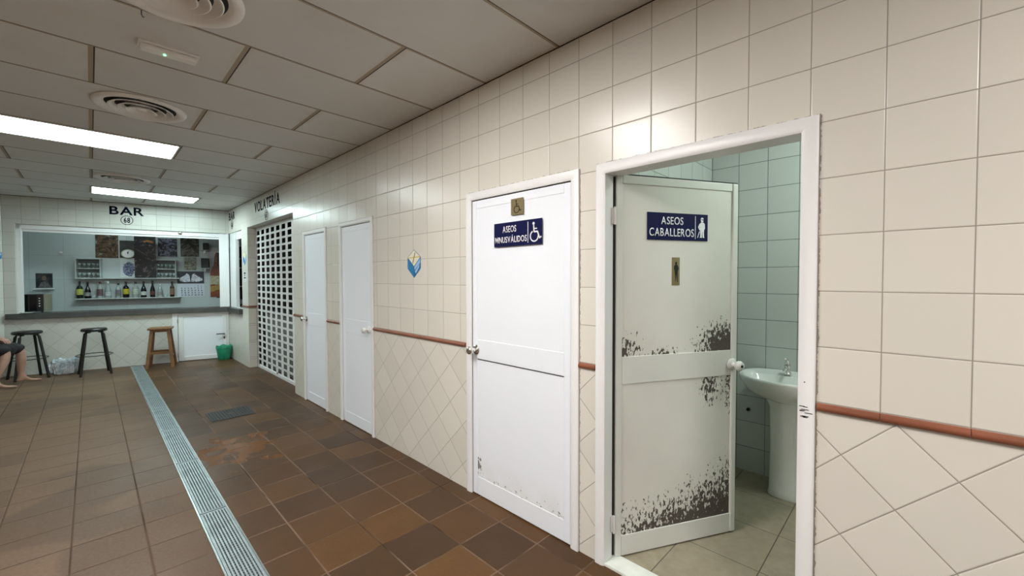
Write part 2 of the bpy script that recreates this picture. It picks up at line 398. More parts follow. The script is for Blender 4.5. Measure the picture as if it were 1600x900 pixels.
RH = [(.295, 1.127, 0, 1.995), (1.315, 2.150, 0, 1.995), (3.575, 4.23, 0, 2.0), (4.64, 5.27, 0, 1.995), (5.66, 7.84, 0, 2.305), (8.22, 9.13, .858, 2.30)]
mb = holed(-4, 9.13, 0, HC, RH, WT, lambda u, z, d: Vector((d, u, z)))
struct(mb.build('wall_right', M['wall']), 'long cream tiled corridor wall with the doors, diagonal tiles below the rail', 'wall')
# bar front wall, local x along it, y away, z up
B0 = BZ(0, 0)
mb = holed(-2.79, 0, 0, HC, [(-2.66, 0, .858, 2.30), (-.80, -.045, 0, .84)], .10, lambda u, z, d: Vector((u, d, z)))
struct(mb.build('wall_bar_front', M['barwall'], mw=B0), 'pale tiled wall around and below the bar hatch', 'wall')
# wall turning left of the bar
pL = BO+BU*(-2.79)
ang = math.atan2(.56, .83)
mb = MB(); mb.box(-4.9, 0, 0, .1, 0, HC)
struct(mb.build('wall_left_of_bar', M['barwall'], mw=Matrix.Translation(pL) @ Matrix.Rotation(ang, 4, 'Z')), 'pale tiled wall turning away left of the bar', 'wall')
mb = MB(); mb.box(-7.1, -7, -4, 12, 0, HC)
struct(mb.build('wall_left', M['wall']), 'cream tiled wall on the far side of the hall', 'wall')
mb = MB(); mb.box(-7, 2.2, -4.1, -4, 0, HC)
struct(mb.build('wall_rear', M['plainwall']), 'cream tiled wall behind the viewpoint', 'wall')
# restroom shell
mb = MB(); mb.box(WT, 1.70, 1.173, 1.235, 0, HC)
struct(mb.build('wall_restroom_left', M['stallside']), 'mint tiled side wall inside the restroom', 'wall')
mb = MB(); mb.box(1.651, 1.70, -.6, 1.173, 0, HC)
struct(mb.build('wall_restroom_back', M['stallback']), 'mint tiled back wall behind the washbasin', 'wall')
mb = MB(); mb.box(WT, 1.70, -.65, -.6, 0, HC)
struct(mb.build('wall_restroom_right', M['stallside']), 'mint tiled right wall of the restroom', 'wall')
mb = MB(); mb.box(1.0, 1.05, 1.235, 5.45, 0, HC)
struct(mb.build('wall_behind_doors', M['plainwall']), 'wall of the closed rooms behind the white doors', 'wall')
# shop behind the shutter
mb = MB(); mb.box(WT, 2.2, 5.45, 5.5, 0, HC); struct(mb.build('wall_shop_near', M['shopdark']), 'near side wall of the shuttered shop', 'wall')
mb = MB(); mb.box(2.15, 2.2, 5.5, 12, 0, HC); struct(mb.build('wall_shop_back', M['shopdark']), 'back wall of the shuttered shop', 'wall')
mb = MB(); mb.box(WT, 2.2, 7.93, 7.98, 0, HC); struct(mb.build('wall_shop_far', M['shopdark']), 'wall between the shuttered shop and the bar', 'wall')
# bar room
mb = MB(); mb.box(-3.05, 2.5, 1.25, 1.30, 0, HC); struct(mb.build('wall_bar_back', M['barinner'], mw=B0), 'white glossy tiled back wall inside the bar', 'wall')
mb = MB(); mb.box(-3.05, -3.0, .05, 1.25, 0, HC); struct(mb.build('wall_bar_left', M['barinner'], mw=B0), 'left side wall inside the bar', 'wall')

# ------------------------------------------------------------------ tile rail
def rail_piece(y0, y1, z=1.003, n0=None):
    mb = MB(); k = math.floor((y0-.081)/.2); cuts = [y0]+[.081+.2*j for j in range(k-1, k+60) if y0 < .081+.2*j < y1]+[y1]
    for a, b in zip(cuts, cuts[1:]):
        prof = [(-.0145+.029*i/8) for i in range(9)]
        P = [(-.014*math.sqrt(max(0, 1-(p/.0145)**2))-.002, p) for p in prof]
        A = [mb.bm.verts.new((x, a+.0008, z+q)) for x, q in P]; Bv = [mb.bm.verts.new((x, b-.0008, z+q)) for x, q in P]
        A.append(mb.bm.verts.new((0, a+.0008, z+.0145))); A.append(mb.bm.verts.new((0, a+.0008, z-.0145)))
        Bv.append(mb.bm.verts.new((0, b-.0008, z+.0145))); Bv.append(mb.bm.verts.new((0, b-.0008, z-.0145)))
        for i in range(len(A)): mb.bm.faces.new((A[i], A[(i+1) % len(A)], Bv[(i+1) % len(A)], Bv[i]))
        mb.bm.faces.new(A[::-1]); mb.bm.faces.new(Bv)
    return mb
for i, (a, b, l) in enumerate(((-4, .25, 'terracotta rounded rail right of the open restroom door'), (1.170, 1.272, 'short terracotta rail between the two signed doors'),
                               (2.218, 3.54, 'terracotta rail under the blue wall sticker'), (4.262, 4.605, 'short terracotta rail between the two unsigned doors'),
                               (5.302, 5.655, 'short terracotta rail beside the roller shutter'), (7.845, 8.215, 'short terracotta rail on the pillar left of the shutter'))):
    struct(rail_piece(a, b, 1.003-.0).build('trim_%d' % (i+2), M['rail'], smooth=40), l, 'tile rail')
mb = MB(); mb.box(.0, .115, 7.815, 7.84, .985, 1.02, .006); struct(mb.build('trim_8', M['rail']), 'dark rail end on the jamb beside the shutter', 'tile rail')

# ------------------------------------------------------------------ doors in the right wall (local: x right, y up, z towards viewer)
def casing(mb, w, h, cw, proud=.014, inset=-.10):
    """three mitred boards round an opening, outer size w x h"""
    prof = [(0, 0), (0, proud*.75), (cw*.12, proud), (cw*.75, proud), (cw, proud*.55), (cw, inset), (cw*.75, inset)]
    def pt(t, side):
        pass
    o = []
    for a, d in prof:
        o.append([(-w/2+a, 0, d), (-w/2+a, h-a, d), (w/2-a, h-a, d), (w/2-a, 0, d)])
    rings = [[mb.bm.verts.new(p) for p in r] for r in o]
    n = len(rings)
    for i in range(n):
        A, Bq = rings[i], rings[(i+1) % n]
        for k in range(3): mb.bm.faces.new((A[k], A[k+1], Bq[k+1], Bq[k]))
    mb.bm.faces.new([r[0] for r in rings]); mb.bm.faces.new([r[3] for r in rings][::-1])
    return mb
def knob_mb(dark=False, s=1.0):
    mb = MB(); mb.lathe([(0, 0), (.033*s, 0), (.034*s, .004*s), (.026*s, .010*s), (.013*s, .013*s), (.011*s, .030*s), (.018*s, .037*s), (.026*s, .047*s), (.0275*s, .058*s), (.023*s, .068*s), (.012*s, .072*s), (0, .072*s)], 24)
    return mb
def leaf(t, W, H, z0, rails, st, mats, zf=-.012, th=.035, dark_line=True):
    """door leaf: frame of stiles and rails with recessed boards. rails: list of (y0,y1); boards fill between"""
    x0, x1 = -W/2, W/2
    mb = MB(); mb.box(x0, x0+st, z0, H, zf-th, zf, .004); mb.box(x1-st, x1, z0, H, zf-th, zf, .004)
    for a, b in rails: mb.box(x0+st, x1-st, a, b, zf-th, zf-.001, .003)
    fr = mb.build('leaf_frame', mats[0], t)
    for i in range(len(rails)-1):
        a, b = rails[i][1], rails[i+1][0]
        mb = MB(); mb.box(x0+st-.004, x1-st+.004, a-.004, b+.004, zf-th+.006, zf-.0035)
        mb.build('board', mats[1+i], t)
    return fr
def gap_shade(t, W, H, z):
    mb = MB(); mb.box(-W/2-.004, -W/2, 0, H, z-.02, z); mb.box(W/2, W/2+.004, 0, H, z-.02, z); mb.box(-W/2-.004, W/2+.004, H, H+.004, z-.02, z)
    mb.build('gap_shade_strip', M['darkgap'], t)  # dark strips standing in for the shaded gap round the leaf

# restroom for disabled users (closed)
y0, y1 = 1.274, 2.203
t = thing('door_1', 'closed white door carrying the wheelchair restroom sign, stained at its foot', 'door', RW((y0+y1)/2), kind='structure')
casing(MB(), y1-y0, 2.036, .052).build('frame', M['white'], t, smooth=30)
leaf(t, .816, 1.978, .006, [(.006, .128), (.925, 1.055), (1.925, 1.978)], .045, [M['whitedoor'], M['stained'], M['whitedoor']], zf=.002)
gap_shade(t, .818, 1.979, .0)
mb = MB(); mb.box(-.362, .362, .9205, .9245, -.003, .0015); mb.build('board_joint', M['darkgap'], t)
knob_mb().build('knob', M['chrome'], t, Matrix.Translation((-.373, .985, .002)), smooth=50)
# two unsigned doors
for i, (y0, y1, h, kn) in enumerate(((3.545, 4.262, 2.03, 'w'), (4.61, 5.302, 2.022, 'c'))):
    t = thing('door_%d' % (i+2), ('closed plain white door with a white knob, second door from the shutter', 'closed narrow white door with a dark chrome knob next to the shutter')[i], 'door', RW((y0+y1)/2), kind='structure')
    casing(MB(), y1-y0, h, .042).build('frame', M['white'], t, smooth=30)
    W = y1-y0-.086
    leaf(t, W, h-.046, .006, [(.006, .115), (.915, 1.06), (h-.10, h-.046)], .05 if i == 0 else .07, [M['whitedoor']]*3, zf=.0)
    gap_shade(t, W+.001, h-.046, .0)
    if kn == 'w': knob_mb().build('knob', M['plastic'], t, Matrix.Translation((W/2-.05, .985, .0)), smooth=50)
    else: knob_mb().build('knob', M['chrome'], t, Matrix.Translation((-W/2+.035, .985, .0)), smooth=50)
# open restroom door
y0, y1 = .254, 1.168
t = thing('door_4', 'white door frame of the open restroom doorway', 'door frame', RW((y0+y1)/2), kind='structure')
casing(MB(), y1-y0, 2.036, .052).build('frame', M['white'], t, smooth=30)
mb = MB()
for a, b, c_, d_ in ((.40, 1.00, .40, .003), (.405, .985, .012, .004), (.41, .97, .02, .003), (.40, 1.06, .004, .004), (.418, .955, .016, .003), (.41, 1.085, .004, .005)):
    pass
for k in range(9):
    x = .410+random.random()*.03; y = .955+.05*random.random(); mb.box(x, x+.012+.012*random.random(), y, y+.0025, .0145, .0152)
mb.box(.424, .428, 1.085, 1.089, .0145, .0155)
mb.build('chipped_paint', M['blackpaint'], t)
DO = frame((.075, 1.10, 0), (.683, -.37))
t = thing('door_5', 'worn white door standing open into the restroom, paint flaking off its lower boards', 'door', DO, kind='structure')
W = .776
st = .036
mb = MB(); mb.box(0, st, .012, 1.992, -.038, 0, .005); mb.box(W-st, W, .012, 1.992, -.038, .004, .007)
mb.box(st, W-st, .012, .118, -.038, -.001, .002); mb.box(st, W-st, .912, 1.055, -.038, -.001, .002); mb.box(st, W-st, 1.948, 1.992, -.038, -.001, .004)
mb.build('leaf_frame', M['greydoor'], t)
mb = MB(); mb.box(st-.003, W-st+.003, .115, .915, -.032, -.006); mb.build('lower_board', M['peel'], t)
mb = MB(); mb.box(st-.003, W-st+.003, 1.05, 1.951, -.032, -.006); mb.build('upper_board', M['peel'], t)
mb = MB(); mb.box(-.004, W+.002, 1.992, 1.998, -.03, -.004); mb.build('top_seal', M['darkgap'], t)
k = knob_mb(s=1.0).build('knob', M['plastic'], t, Matrix.Translation((W-.035, .975, .002)), smooth=50); k['label'] = 'white plastic knob'
mb = MB(); mb.lathe([(0, .0722), (.008, .0722), (.008, .074), (0, .074)], 12); mb.build('keyhole', M['black'], k)
for hz in (.19, 1.78):
    mb = MB(); mb.box(-.030, -.006, hz-.04, hz+.04, -.012, .004, .002); mb.cyl((-.012, hz-.045, .006), (-.012, hz+.045, .006), .007, n=10)
    mb.build('hinge', M['plastic'], t, smooth=40)
mb = MB(); mb.box(-.016, -.001, .02, 1.98, -.030, -.010); mb.build('edge_gap_shade', M['darkgap'], t)  # black strip that paints the shade in the hinge-side gap
mb = MB(); mb.box(-.030, -.020, .02, 1.98, -.030, -.022); mb.build('edge_strip', M['steel'], t)

# ------------------------------------------------------------------ lettering and signs
def text_mesh(txt, w, h, mat, name, parent=None, mw=None, off=.0, depth=.0015, x0=0, y0=0, center=False, sp=.10):
    bm = bmesh.new(); px = 0.0
    for ch in txt:
        cu = bpy.data.curves.new('t', 'FONT'); cu.body = ch; cu.size = 1; cu.offset = off; cu.resolution_u = 6
        o = bpy.data.objects.new('t', cu); COL.objects.link(o)
        dg = bpy.context.evaluated_depsgraph_get(); dg.update()
        me = bpy.data.meshes.new_from_object(o.evaluated_get(dg)); bpy.data.objects.remove(o)
        a = min(v.co.x for v in me.vertices); b = max(v.co.x for v in me.vertices)
        for v in me.vertices: v.co.x += px-a
        px += (b-a)+sp; bm.from_mesh(me); bpy.data.meshes.remove(me)
    xs = [v.co.x for v in bm.verts]; ys = [v.co.y for v in bm.verts]
    a, b, c_, d_ = min(xs), max(xs), min(ys), max(ys)
    for v in bm.verts:
        v.co.x = x0+(v.co.x-a)/(b-a)*w; v.co.y = y0+(v.co.y-c_)/(d_-c_)*h; v.co.z = 0
    r = bmesh.ops.extrude_face_region(bm, geom=bm.faces[:])
    for e in r['geom']:
        if isinstance(e, bmesh.types.BMVert): e.co.z += depth
    mb = MB(); mb.bm.free(); mb.bm = bm
    return mb.build(name, mat, parent, mw)
def ring_mb(rx, ry, t_, z0, z1, n=40, a0=0, a1=2*PI, cx=0, cy=0):
    mb = MB(); full = abs(a1-a0-2*PI) < 1e-6
    K = n if full else n+1
    pr = []
    for i in range(K):
        a = a0+(a1-a0)*i/n
        pr.append([mb.bm.verts.new((cx+(rx+s)*math.cos(a), cy+(ry+s)*math.sin(a), z)) for s, z in ((-t_/2, z0), (t_/2, z0), (t_/2, z1), (-t_/2, z1))])
    for i in range(n):
        A, Bq = pr[i], pr[(i+1) % K]
        for j in range(4): mb.bm.faces.new((A[j], A[(j+1) % 4], Bq[(j+1) % 4], Bq[j]))
    if not full: mb.bm.faces.new(pr[0]); mb.bm.faces.new(pr[-1][::-1])
    return mb
def stroke(mb, pts, r, z0, z1):
    for (a, b), (c_, d_) in zip(pts, pts[1:]):
        L = math.hypot(c_-a, d_-b); nx, ny = -(d_-b)/L*r, (c_-a)/L*r; ex, ey = (c_-a)/L*r*.3, (d_-b)/L*r*.3
        mb.prism([(a+nx-ex, b+ny-ey), (a-nx-ex, b-ny-ey), (c_-nx+ex, d_-ny+ey), (c_+nx+ex, d_+ny+ey)], z0, z1)
def wheelchair(mb, s, z0, z1, cx, cy):
    q = lambda x, y: (cx+x*s, cy+y*s)
    t_ = MB(); t_.bm.free(); t_.bm = mb.bm
    r = ring_mb(.30*s, .30*s, .075*s, z0, z1, 30, math.radians(115), math.radians(365), *q(-.06, -.20)); mb.add(r.bm)
    stroke(mb, [q(-.10, .42), q(-.07, .05), q(.19, .05), q(.34, -.33), q(.47, -.26)], .045*s, z0, z1)
    stroke(mb, [q(-.08, .23), q(.14, .23)], .032*s, z0, z1)
    n = 16; mb.prism([(q(-.11, .53)[0]+.085*s*math.cos(2*PI*i/n), q(-.11, .53)[1]+.085*s*math.sin(2*PI*i/n)) for i in range(n)], z0, z1)

# middle door sign
t = thing('restroom_sign', 'navy sign reading ASEOS MINUSVÁLIDOS with a white wheelchair symbol', 'sign', RW(1.922, 1.659, .009))
mb = MB(); mb.box(0, .396, 0, .147, -.003, .002, .0008); mb.build('plate', M['navy'], t)
text_mesh('ASEOS', .116, .040, M['signwhite'], 'lettering', t, off=.012, sp=.10, depth=.0006, mw=Matrix.Translation((.078, .085, .002)))
text_mesh('MINUSVÁLIDOS', .268, .0475, M['signwhite'], 'lettering', t, off=.010, sp=.11, depth=.0006, mw=Matrix.Translation((.012, .022, .002)))
mb = MB(); mb.box(.288, .292, .012, .135, .002, .0027); mb.build('divider', M['signwhite'], t)
mb = MB(); wheelchair(mb, .100, .002, .0027, .345, .068); mb.build('wheelchair_symbol', M['signwhite'], t)
t = thing('brass_plate', 'small brass plate with an engraved wheelchair above the navy sign', 'plate', RW(1.773, 1.845, .0085))
mb = MB(); mb.box(0, .101, 0, .098, -.003, .0015, .001); mb.build('plate', M['brass'], t)
mb = MB(); wheelchair(mb, .070, .0015, .002, .052, .046); mb.build('wheelchair_symbol', M['blackpaint'], t)
# open door sign
DM = DO @ Matrix.Translation((.184, 1.665, -.0025))
t = thing('restroom_sign', 'navy sign reading ASEOS CABALLEROS with a standing worker figure', 'sign', DM)
mb = MB(); mb.box(0, .386, 0, .145, -.003, .002, .0008); mb.build('plate', M['navy'], t)
text_mesh('ASEOS', .140, .041, M['signwhite'], 'lettering', t, off=.006, sp=.11, depth=.0006, mw=Matrix.Translation((.084, .083, .002)))
text_mesh('CABALLEROS', .282, .043, M['signwhite'], 'lettering', t, off=.006, sp=.11, depth=.0006, mw=Matrix.Translation((.012, .020, .002)))
mb = MB(); mb.box(.3015, .3045, .010, .134, .002, .0027); mb.build('divider', M['signwhite'], t)
mb = MB(); z0, z1 = .002, .0027
n = 14
mb.prism([(.348+.0095*math.cos(PI*i/10), .118+.0105*math.sin(PI*i/10)) for i in range(11)], z0, z1)
mb.prism([(.348+.009*math.cos(2*PI*i/n), .112+.0105*math.sin(2*PI*i/n)) for i in range(6, 15)], z0, z1)
mb.prism([(.333, .094), (.340, .101), (.357, .101), (.365, .094), (.367, .070), (.361, .060), (.360, .046), (.361, .022), (.365, .018), (.352, .018), (.350, .050), (.348, .050), (.346, .018), (.330, .018), (.336, .022), (.336, .060), (.331, .078)], z0, z1)
stroke(mb, [(.333, .092), (.325, .075), (.334, .060)], .0035, z0, z1); stroke(mb, [(.331, .052), (.318, .018)], .002, z0, z1)
mb.build('figure_symbol', M['signwhite'], t)
DM = DO @ Matrix.Translation((.341, 1.424, -.0045))
t = thing('brass_plate', 'narrow brass plate with a black standing man silhouette', 'plate', DM)
mb = MB(); mb.box(0, .049, 0, .150, -.002, .0015, .001); mb.build('plate', M['brass'], t)
mb = MB(); cx = .025
mb.prism([(cx+.0065*math.cos(2*PI*i/n), .118+.008*math.sin(2*PI*i/n)) for i in range(n)], .0015, .002)
mb.prism([(cx-.003, .112), (cx+.003, .112), (cx+.013, .104), (cx+.0165, .088), (cx+.012, .078), (cx+.010, .066), (cx+.010, .020), (cx+.015, .016), (cx+.006, .018), (cx+.001, .062), (cx-.003, .022), (cx-.009, .020), (cx-.005, .026), (cx-.008, .066), (cx-.010, .080), (cx-.014, .090), (cx-.012, .104)], .0015, .002)
mb.build('man_silhouette', M['blackpaint'], t)

# blue faceted stickers
M['stickblue'] = plain('bright_blue_print', (.015, .20, .46), .4); M['stickdeep'] = plain('deep_blue_print', (.01, .14, .36), .4)
M['sticklight'] = plain('pale_blue_print', (.35, .55, .80), .4); M['stickyellow'] = plain('yellow_print', (.62, .52, .12), .4)
M['stickpale'] = plain('pale_yellow_print', (.80, .76, .58), .4)
def sticker(mw, label, w=.19, h=.225, simple=False):
    t = thing('wall_sticker', label, 'sticker', mw, 'blue faceted stickers')
    hw = w/2; e = .001
    mb = MB(); mb.prism([(0, 0), (hw, .075/.225*h), (hw, .165/.225*h), (0, h), (-hw, .165/.225*h), (-hw, .075/.225*h)], 0, e); mb.build('outline', M['stickdeep'], t)
    mb = MB(); mb.prism([(-.004, .008), (-.004, .082*h/.225), (-hw+.006, .153*h/.225), (-hw+.006, .077*h/.225)], e, e+.0005); mb.build('left_facet', M['stickblue'], t)
    mb = MB(); mb.prism([(.004, .085*h/.225), (hw-.008, .153*h/.225), (hw-.008, .120*h/.225), (.010, .062*h/.225)], e, e+.0005)
    mb.prism([(.012, .052*h/.225), (hw-.016, .110*h/.225), (hw-.022, .082*h/.225), (.024, .034*h/.225)], e, e+.0005); mb.build('right_facet', M['sticklight'], t)
    mb = MB(); mb.prism([(0, .093*h/.225), (hw-.006, .164*h/.225), (0, h-.005), (-hw+.006, .164*h/.225)], e, e+.0005); mb.build('top_facet', M['stickpale'], t)
    mb = MB(); stroke(mb, [(-hw+.008, .160*h/.225), (hw-.008, .166*h/.225)], .004, e+.0005, e+.001); mb.build('stripe', M['stickyellow'], t)
    mb = MB(); stroke(mb, [(-.018, .115*h/.225), (.016, .200*h/.225)], .004, e+.0005, e+.001); mb.build('slash', M['black'], t)
    return t
sticker(RW(2.866, 1.468, .001), 'blue and yellow faceted sticker on the wall beside the wheelchair restroom door')
sticker(RW(8.025, 1.69, .001), 'blue faceted sticker high on the pillar left of the shutter', .19, .225)
sticker(Matrix.Translation(pL) @ Matrix.Rotation(ang, 4, 'Z') @ frame((-.10, -.001, 1.70), (1, 0)), 'blue faceted sticker at the left edge beside the bar hatch', .19, .225)
# dark notice on pillar
t = thing('notice_sticker', 'small dark stamped notice below the sticker on the pillar', 'sticker', RW(8.09, 1.42, .001))
mb = MB(); mb.box(0, .12, 0, .16, 0, .001); mb.build('paper', M['signwhite'], t)
mb = MB()
for a, b, c_, d_ in ((.01, .11, .12, .155), (.03, .09, .085, .112), (.01, .11, .045, .075), (.03, .08, .01, .03)): mb.box(a, b, c_, d_, .001, .0014)
mb.build('print', M['letter'], t)

# stall names
def stall_name(txt, mw, w, h, label, num, ovx, ovz, sx=1):
    t = thing('wall_lettering', label, 'lettering', mw)
    o = text_mesh(txt, w, h, M['letter'], 'letters', t, off=.022 if txt == 'BAR' else .013, sp=.05 if txt == 'BAR' else .13, depth=.002)
    return t
def number_oval(mw, num, label, rx=.075, ry=.072):
    t = thing('number_oval', label, 'number', mw)
    ring_mb(rx, ry, .009, 0, .0015).build('ring', M['letter'], t)
    text_mesh(num, rx*1.05, ry*1.25, M['letter'], 'digits', t, off=.02, depth=.0015, x0=-rx*.52, y0=-ry*.62)
stall_name('BAR', BW(-1.612, 2.527, -.001), .43, .137, 'dark letters BAR above the bar hatch', 0, 0, 0)
number_oval(BW(-1.40, 2.443, -.001), '68', 'number 68 in an oval under the BAR letters over the hatch')
stall_name('BAR', RW(9.08, 2.53, .001), .43, .137, 'dark letters BAR on the long wall near the corner', 0, 0, 0)
number_oval(RW(8.86, 2.44, .001), '68', 'small number in an oval under the corner BAR letters')
stall_name('VOLATERÍA', RW(7.385, 2.485, .001), 1.215, .195, 'dark letters VOLATERÍA above the roller shutter', 0, 0, 0)
number_oval(RW(6.78, 2.395, .001), '67', 'small number in an oval under the VOLATERÍA letters')

# ------------------------------------------------------------------ roller shutter
t = thing('roller_shutter', 'white perforated roller shutter closed over the shop front', 'shutter', RW(7.84, 0, -.128))
HW, HH = .170, .072
mb = MB(); cx = [.12+.2525*k for k in range(9)]; cz = [.094+.1008*j for j in range(22)]
edges = [0.0]+[q for c_ in cx for q in (c_-HW/2, c_+HW/2)]+[2.18]
edges = [min(e, 2.18) for e in edges]
for i in range(0, len(edges)-1, 2):
    if edges[i+1]-edges[i] > .002: mb.box(edges[i], edges[i+1], .045, 2.34, -.004, .004)
zs = [.045]+[q for c_ in cz for q in (c_-HH/2, c_+HH/2)]+[2.34]
for c_ in cx:
    for j in range(0, len(zs)-1, 2):
        a, b = max(0, c_-HW/2), min(2.18, c_+HW/2)
        mb.box(a, b, zs[j], zs[j+1], -.0035, .0035)
mb.build('curtain', M['white'], t)
mb = MB()
for j in range(22): mb.box(0, 2.18, .094+.1008*(j+.5)-.0012, .094+.1008*(j+.5)+.0012, .004, .0046)
mb.build('slat_joint', M['steel'], t)
mb = MB(); mb.box(.0, 2.18, .0, .048, -.012, .010, .004); mb.build('bottom_bar', M['white'], t)
for a_, b_ in ((-.02, .018), (2.165, 2.2)): MB().box(a_, b_, 0, 2.34, -.02, .014, .003).build('guide_rail', M['steel'], t)
for x in (.10, 1.05, 1.95):
    mb = MB(); mb.cyl((x, .052, .004), (x, .052, .016), .016, n=14); mb.build('lock', M['chrome'], t)
# shop counter behind
t = thing('shop_counter', 'grey counter seen through the holes of the shutter', 'counter', T(.50, 6.75, 0))
mb = MB(); mb.box(-.25, .3, -1.15, 1.1, .0, .90); mb.build('body', plain('grey_laminate', (.22, .23, .22), .5), t)
mb = MB(); mb.box(-.28, .33, -1.17, 1.12, .90, .94, .005); mb.build('top', M['steel'], t)

# ------------------------------------------------------------------ bar hatch
t = thing('window_1', 'white aluminium frame around the open bar hatch', 'hatch frame', BZ(0, 0), kind='structure')
mb = MB(); mb.box(-2.66, -2.605, .03, .09, .94, 2.30, .004); mb.box(-2.66, 0, .03, .09, 2.225, 2.30, .004)
mb.box(-2.63, -.1, .05, .07, 2.19, 2.226, .002)
mb.build('frame', M['white'], t)
mb = MB(); mb.box(-.152, -.048, .02, .09, .945, 2.30, .004); mb.box(-.05, .0, .0, .09, .945, 2.30, .01); mb.build('corner_post', M['white'], t)
t = thing('corner_lock', 'small round dark lock on the top rail of the bar hatch', 'lock', BW(-.71, 2.272, .028))
mb = MB(); mb.lathe([(0, 0), (.030, 0), (.030, .008), (.014, .016), (0, .016)], 18); mb.build('body', M['chrome'], t, smooth=40)
mb = MB(); mb.lathe([(0, .016), (.011, .016), (.011, .020), (0, .020)], 12); mb.build('cylinder', M['black'], t)
t = thing('window_2', 'open side window of the bar beside the corner post, dark inside', 'window', RW(9.13, .0, 0), kind='structure')
mb = MB(); mb.box(0.01, .43, .945, 2.30, -.06, -.012, .003); mb.box(.43, .91, 2.16, 2.30, -.06, -.02, .003); mb.box(.43, .91, .90, .955, -.06, -.02, .003)
mb.box(.445, .455, .95, 2.17, -.05, -.03); mb.box(.49, .505, .955, 2.16, -.05, -.03); mb.build('frame', M['white'], t)
# counter
t = thing('bar_counter', 'grey steel counter ledge running along the bar hatch and round its corner', 'counter')
mb = MB()
P = [BO+BU*(-2.765)+BN*(-.05), BO+BU*(-.012)+BN*(-.05), Vector((-.055, 8.20, 0)), Vector((.30, 8.20, 0)), Vector((.30, 9.0, 0)), BO+BU*.1+BN*.33, BO+BU*(-2.655)+BN*.33, BO+BU*(-2.655)+BN*(-.002), BO+BU*(-2.765)+BN*(-.002)]
P[1] = Vector((-.055, 9.093, 0))
A = [mb.bm.verts.new((p.x, p.y, .860)) for p in P]; Bv = [mb.bm.verts.new((p.x, p.y, .942)) for p in P]
mb.bm.faces.new(A[::-1]); mb.bm.faces.new(Bv)
for i in range(len(P)): mb.bm.faces.new((A[i], A[(i+1) % len(P)], Bv[(i+1) % len(P)], Bv[i]))
mb.build('ledge', M['counter'], t)
# half door
t = thing('door_6', 'low white half door under the bar counter with a dark lever handle', 'door', BW(0, 0, 0), kind='structure')
mb = MB(); mb.box(-.84, -.765, 0, .862, -.03, .014, .004); mb.box(-.05, -.028, 0, .862, -.03, .012, .003); mb.box(-.765, -.05, .835, .862, -.03, .012, .003); mb.build('frame', M['white'], t)
mb = MB(); mb.box(-.758, -.685, .01, .828, -.03, .008, .004); mb.box(-.125, -.055, .01, .828, -.03, .008, .004); mb.box(-.685, -.125, .01, .085, -.03, .008, .004); mb.box(-.685, -.125, .79, .828, -.03, .008, .004)
mb.build('leaf_frame', M['white'], t)
mb = MB(); mb.box(-.69, -.12, .08, .795, -.02, -.002); mb.build('board', M['whitedoor'], t)
mb = MB(); mb.box(-.215, -.085, .446, .462, .03, .045, .004); mb.cyl((-.095, .454, .008), (-.095, .454, .04), .010, n=10); mb.build('lever_handle', M['black'], t)
mb = MB(); mb.box(-.106, -.086, .36, .40, .008, .013, .003); mb.build('keyhole', M['black'], t)
for z in (.12, .72):
    mb = MB(); mb.cyl((-.765, z-.035, .016), (-.765, z+.035, .016), .009, n=10); mb.build('hinge', M['steel'], t)

# ------------------------------------------------------------------ inside the bar
WB = 1.248
# shelf unit
t = thing('wall_shelf', 'long white wall shelf with two glass cases over the bottle ledge', 'shelf', BZ(0, WB))
M['shelf'] = plain('pale_shelf_board', (.50, .54, .53), .4)
mb = MB(); mb.box(-2.295, -.842, -.16, 0, 1.466, 1.484, .003); mb.build('upper_board', M['shelf'], t)
mb = MB(); mb.box(-2.30, -.835, -.17, 0, 1.096, 1.114, .003); mb.build('lower_board', M['shelf'], t)
for (a, b) in ((-2.291, -1.962), (-1.20, -.889)):
    cs = MB(); cs.box(a, a+.012, -.15, 0, 1.484, 1.835); cs.box(b-.012, b, -.15, 0, 1.484, 1.835); cs.box(a, b, -.15, 0, 1.823, 1.838)
    c_ = cs.build('glass_case', M['shelf'], t)
    mb = MB(); mb.box(a+.012, b-.012, -.145, 0, 1.648, 1.658); mb.build('middle_shelf', M['shelf'], c_)
    mb = MB(); mb.box(a+.012, b-.012, -.004, -.001, 1.484, 1.823); mb.build('back_board', plain('grey_case_back', (.20, .23, .23), .5), c_)
gl = NT('drinking_glass').set(col=(.85, .95, .95), rough=.05, trans=.75, ior=1.3)
def glass(u, z, w=1.17, h=.095, r=.026, stem=True):
    mb = MB()
    if stem: mb.lathe([(0, 0), (r*.8, 0), (r*.75, .004), (.004, .010), (.004, h*.45), (r*.7, h*.55), (r, h*.8), (r*.9, h), (r*.86, h), (r*.9, h*.8), (r*.6, h*.58), (0, h*.5)], 12)
    else: mb.lathe([(0, 0), (r*.8, 0), (r, h), (r*.93, h), (r*.75, .006), (0, .006)], 14)
    return mb
proto = None; cnt = 0
names_g = {0: 'upper left case', 1: 'lower left case', 2: 'upper right case', 3: 'lower right case'}
for s, (a, b, z) in enumerate(((-2.25, -2.01, 1.658), (-2.25, -2.01, 1.484), (-1.165, -.925, 1.658), (-1.165, -.925, 1.484))):
    n = 5
    for k in range(n):
        u = a+(b-a)*k/(n-1)
        if proto is None: proto = glass(0, 0).build('drinking_glass', gl, smooth=50); o = proto
        else: o = proto.copy(); COL.objects.link(o)
        o.matrix_world = BZ(u, WB-.075, z)
        tag(o, 'small stemmed glass in a row of look-alikes, ' + ('upper shelf of left glass case', 'lower shelf of left glass case', 'upper shelf of right glass case', 'lower shelf of right glass case')[s], 'glass', ('glasses on the upper shelf of the left case', 'glasses on the lower shelf of the left case', 'glasses on the upper shelf of the right case', 'glasses on the lower shelf of the right case')[s])
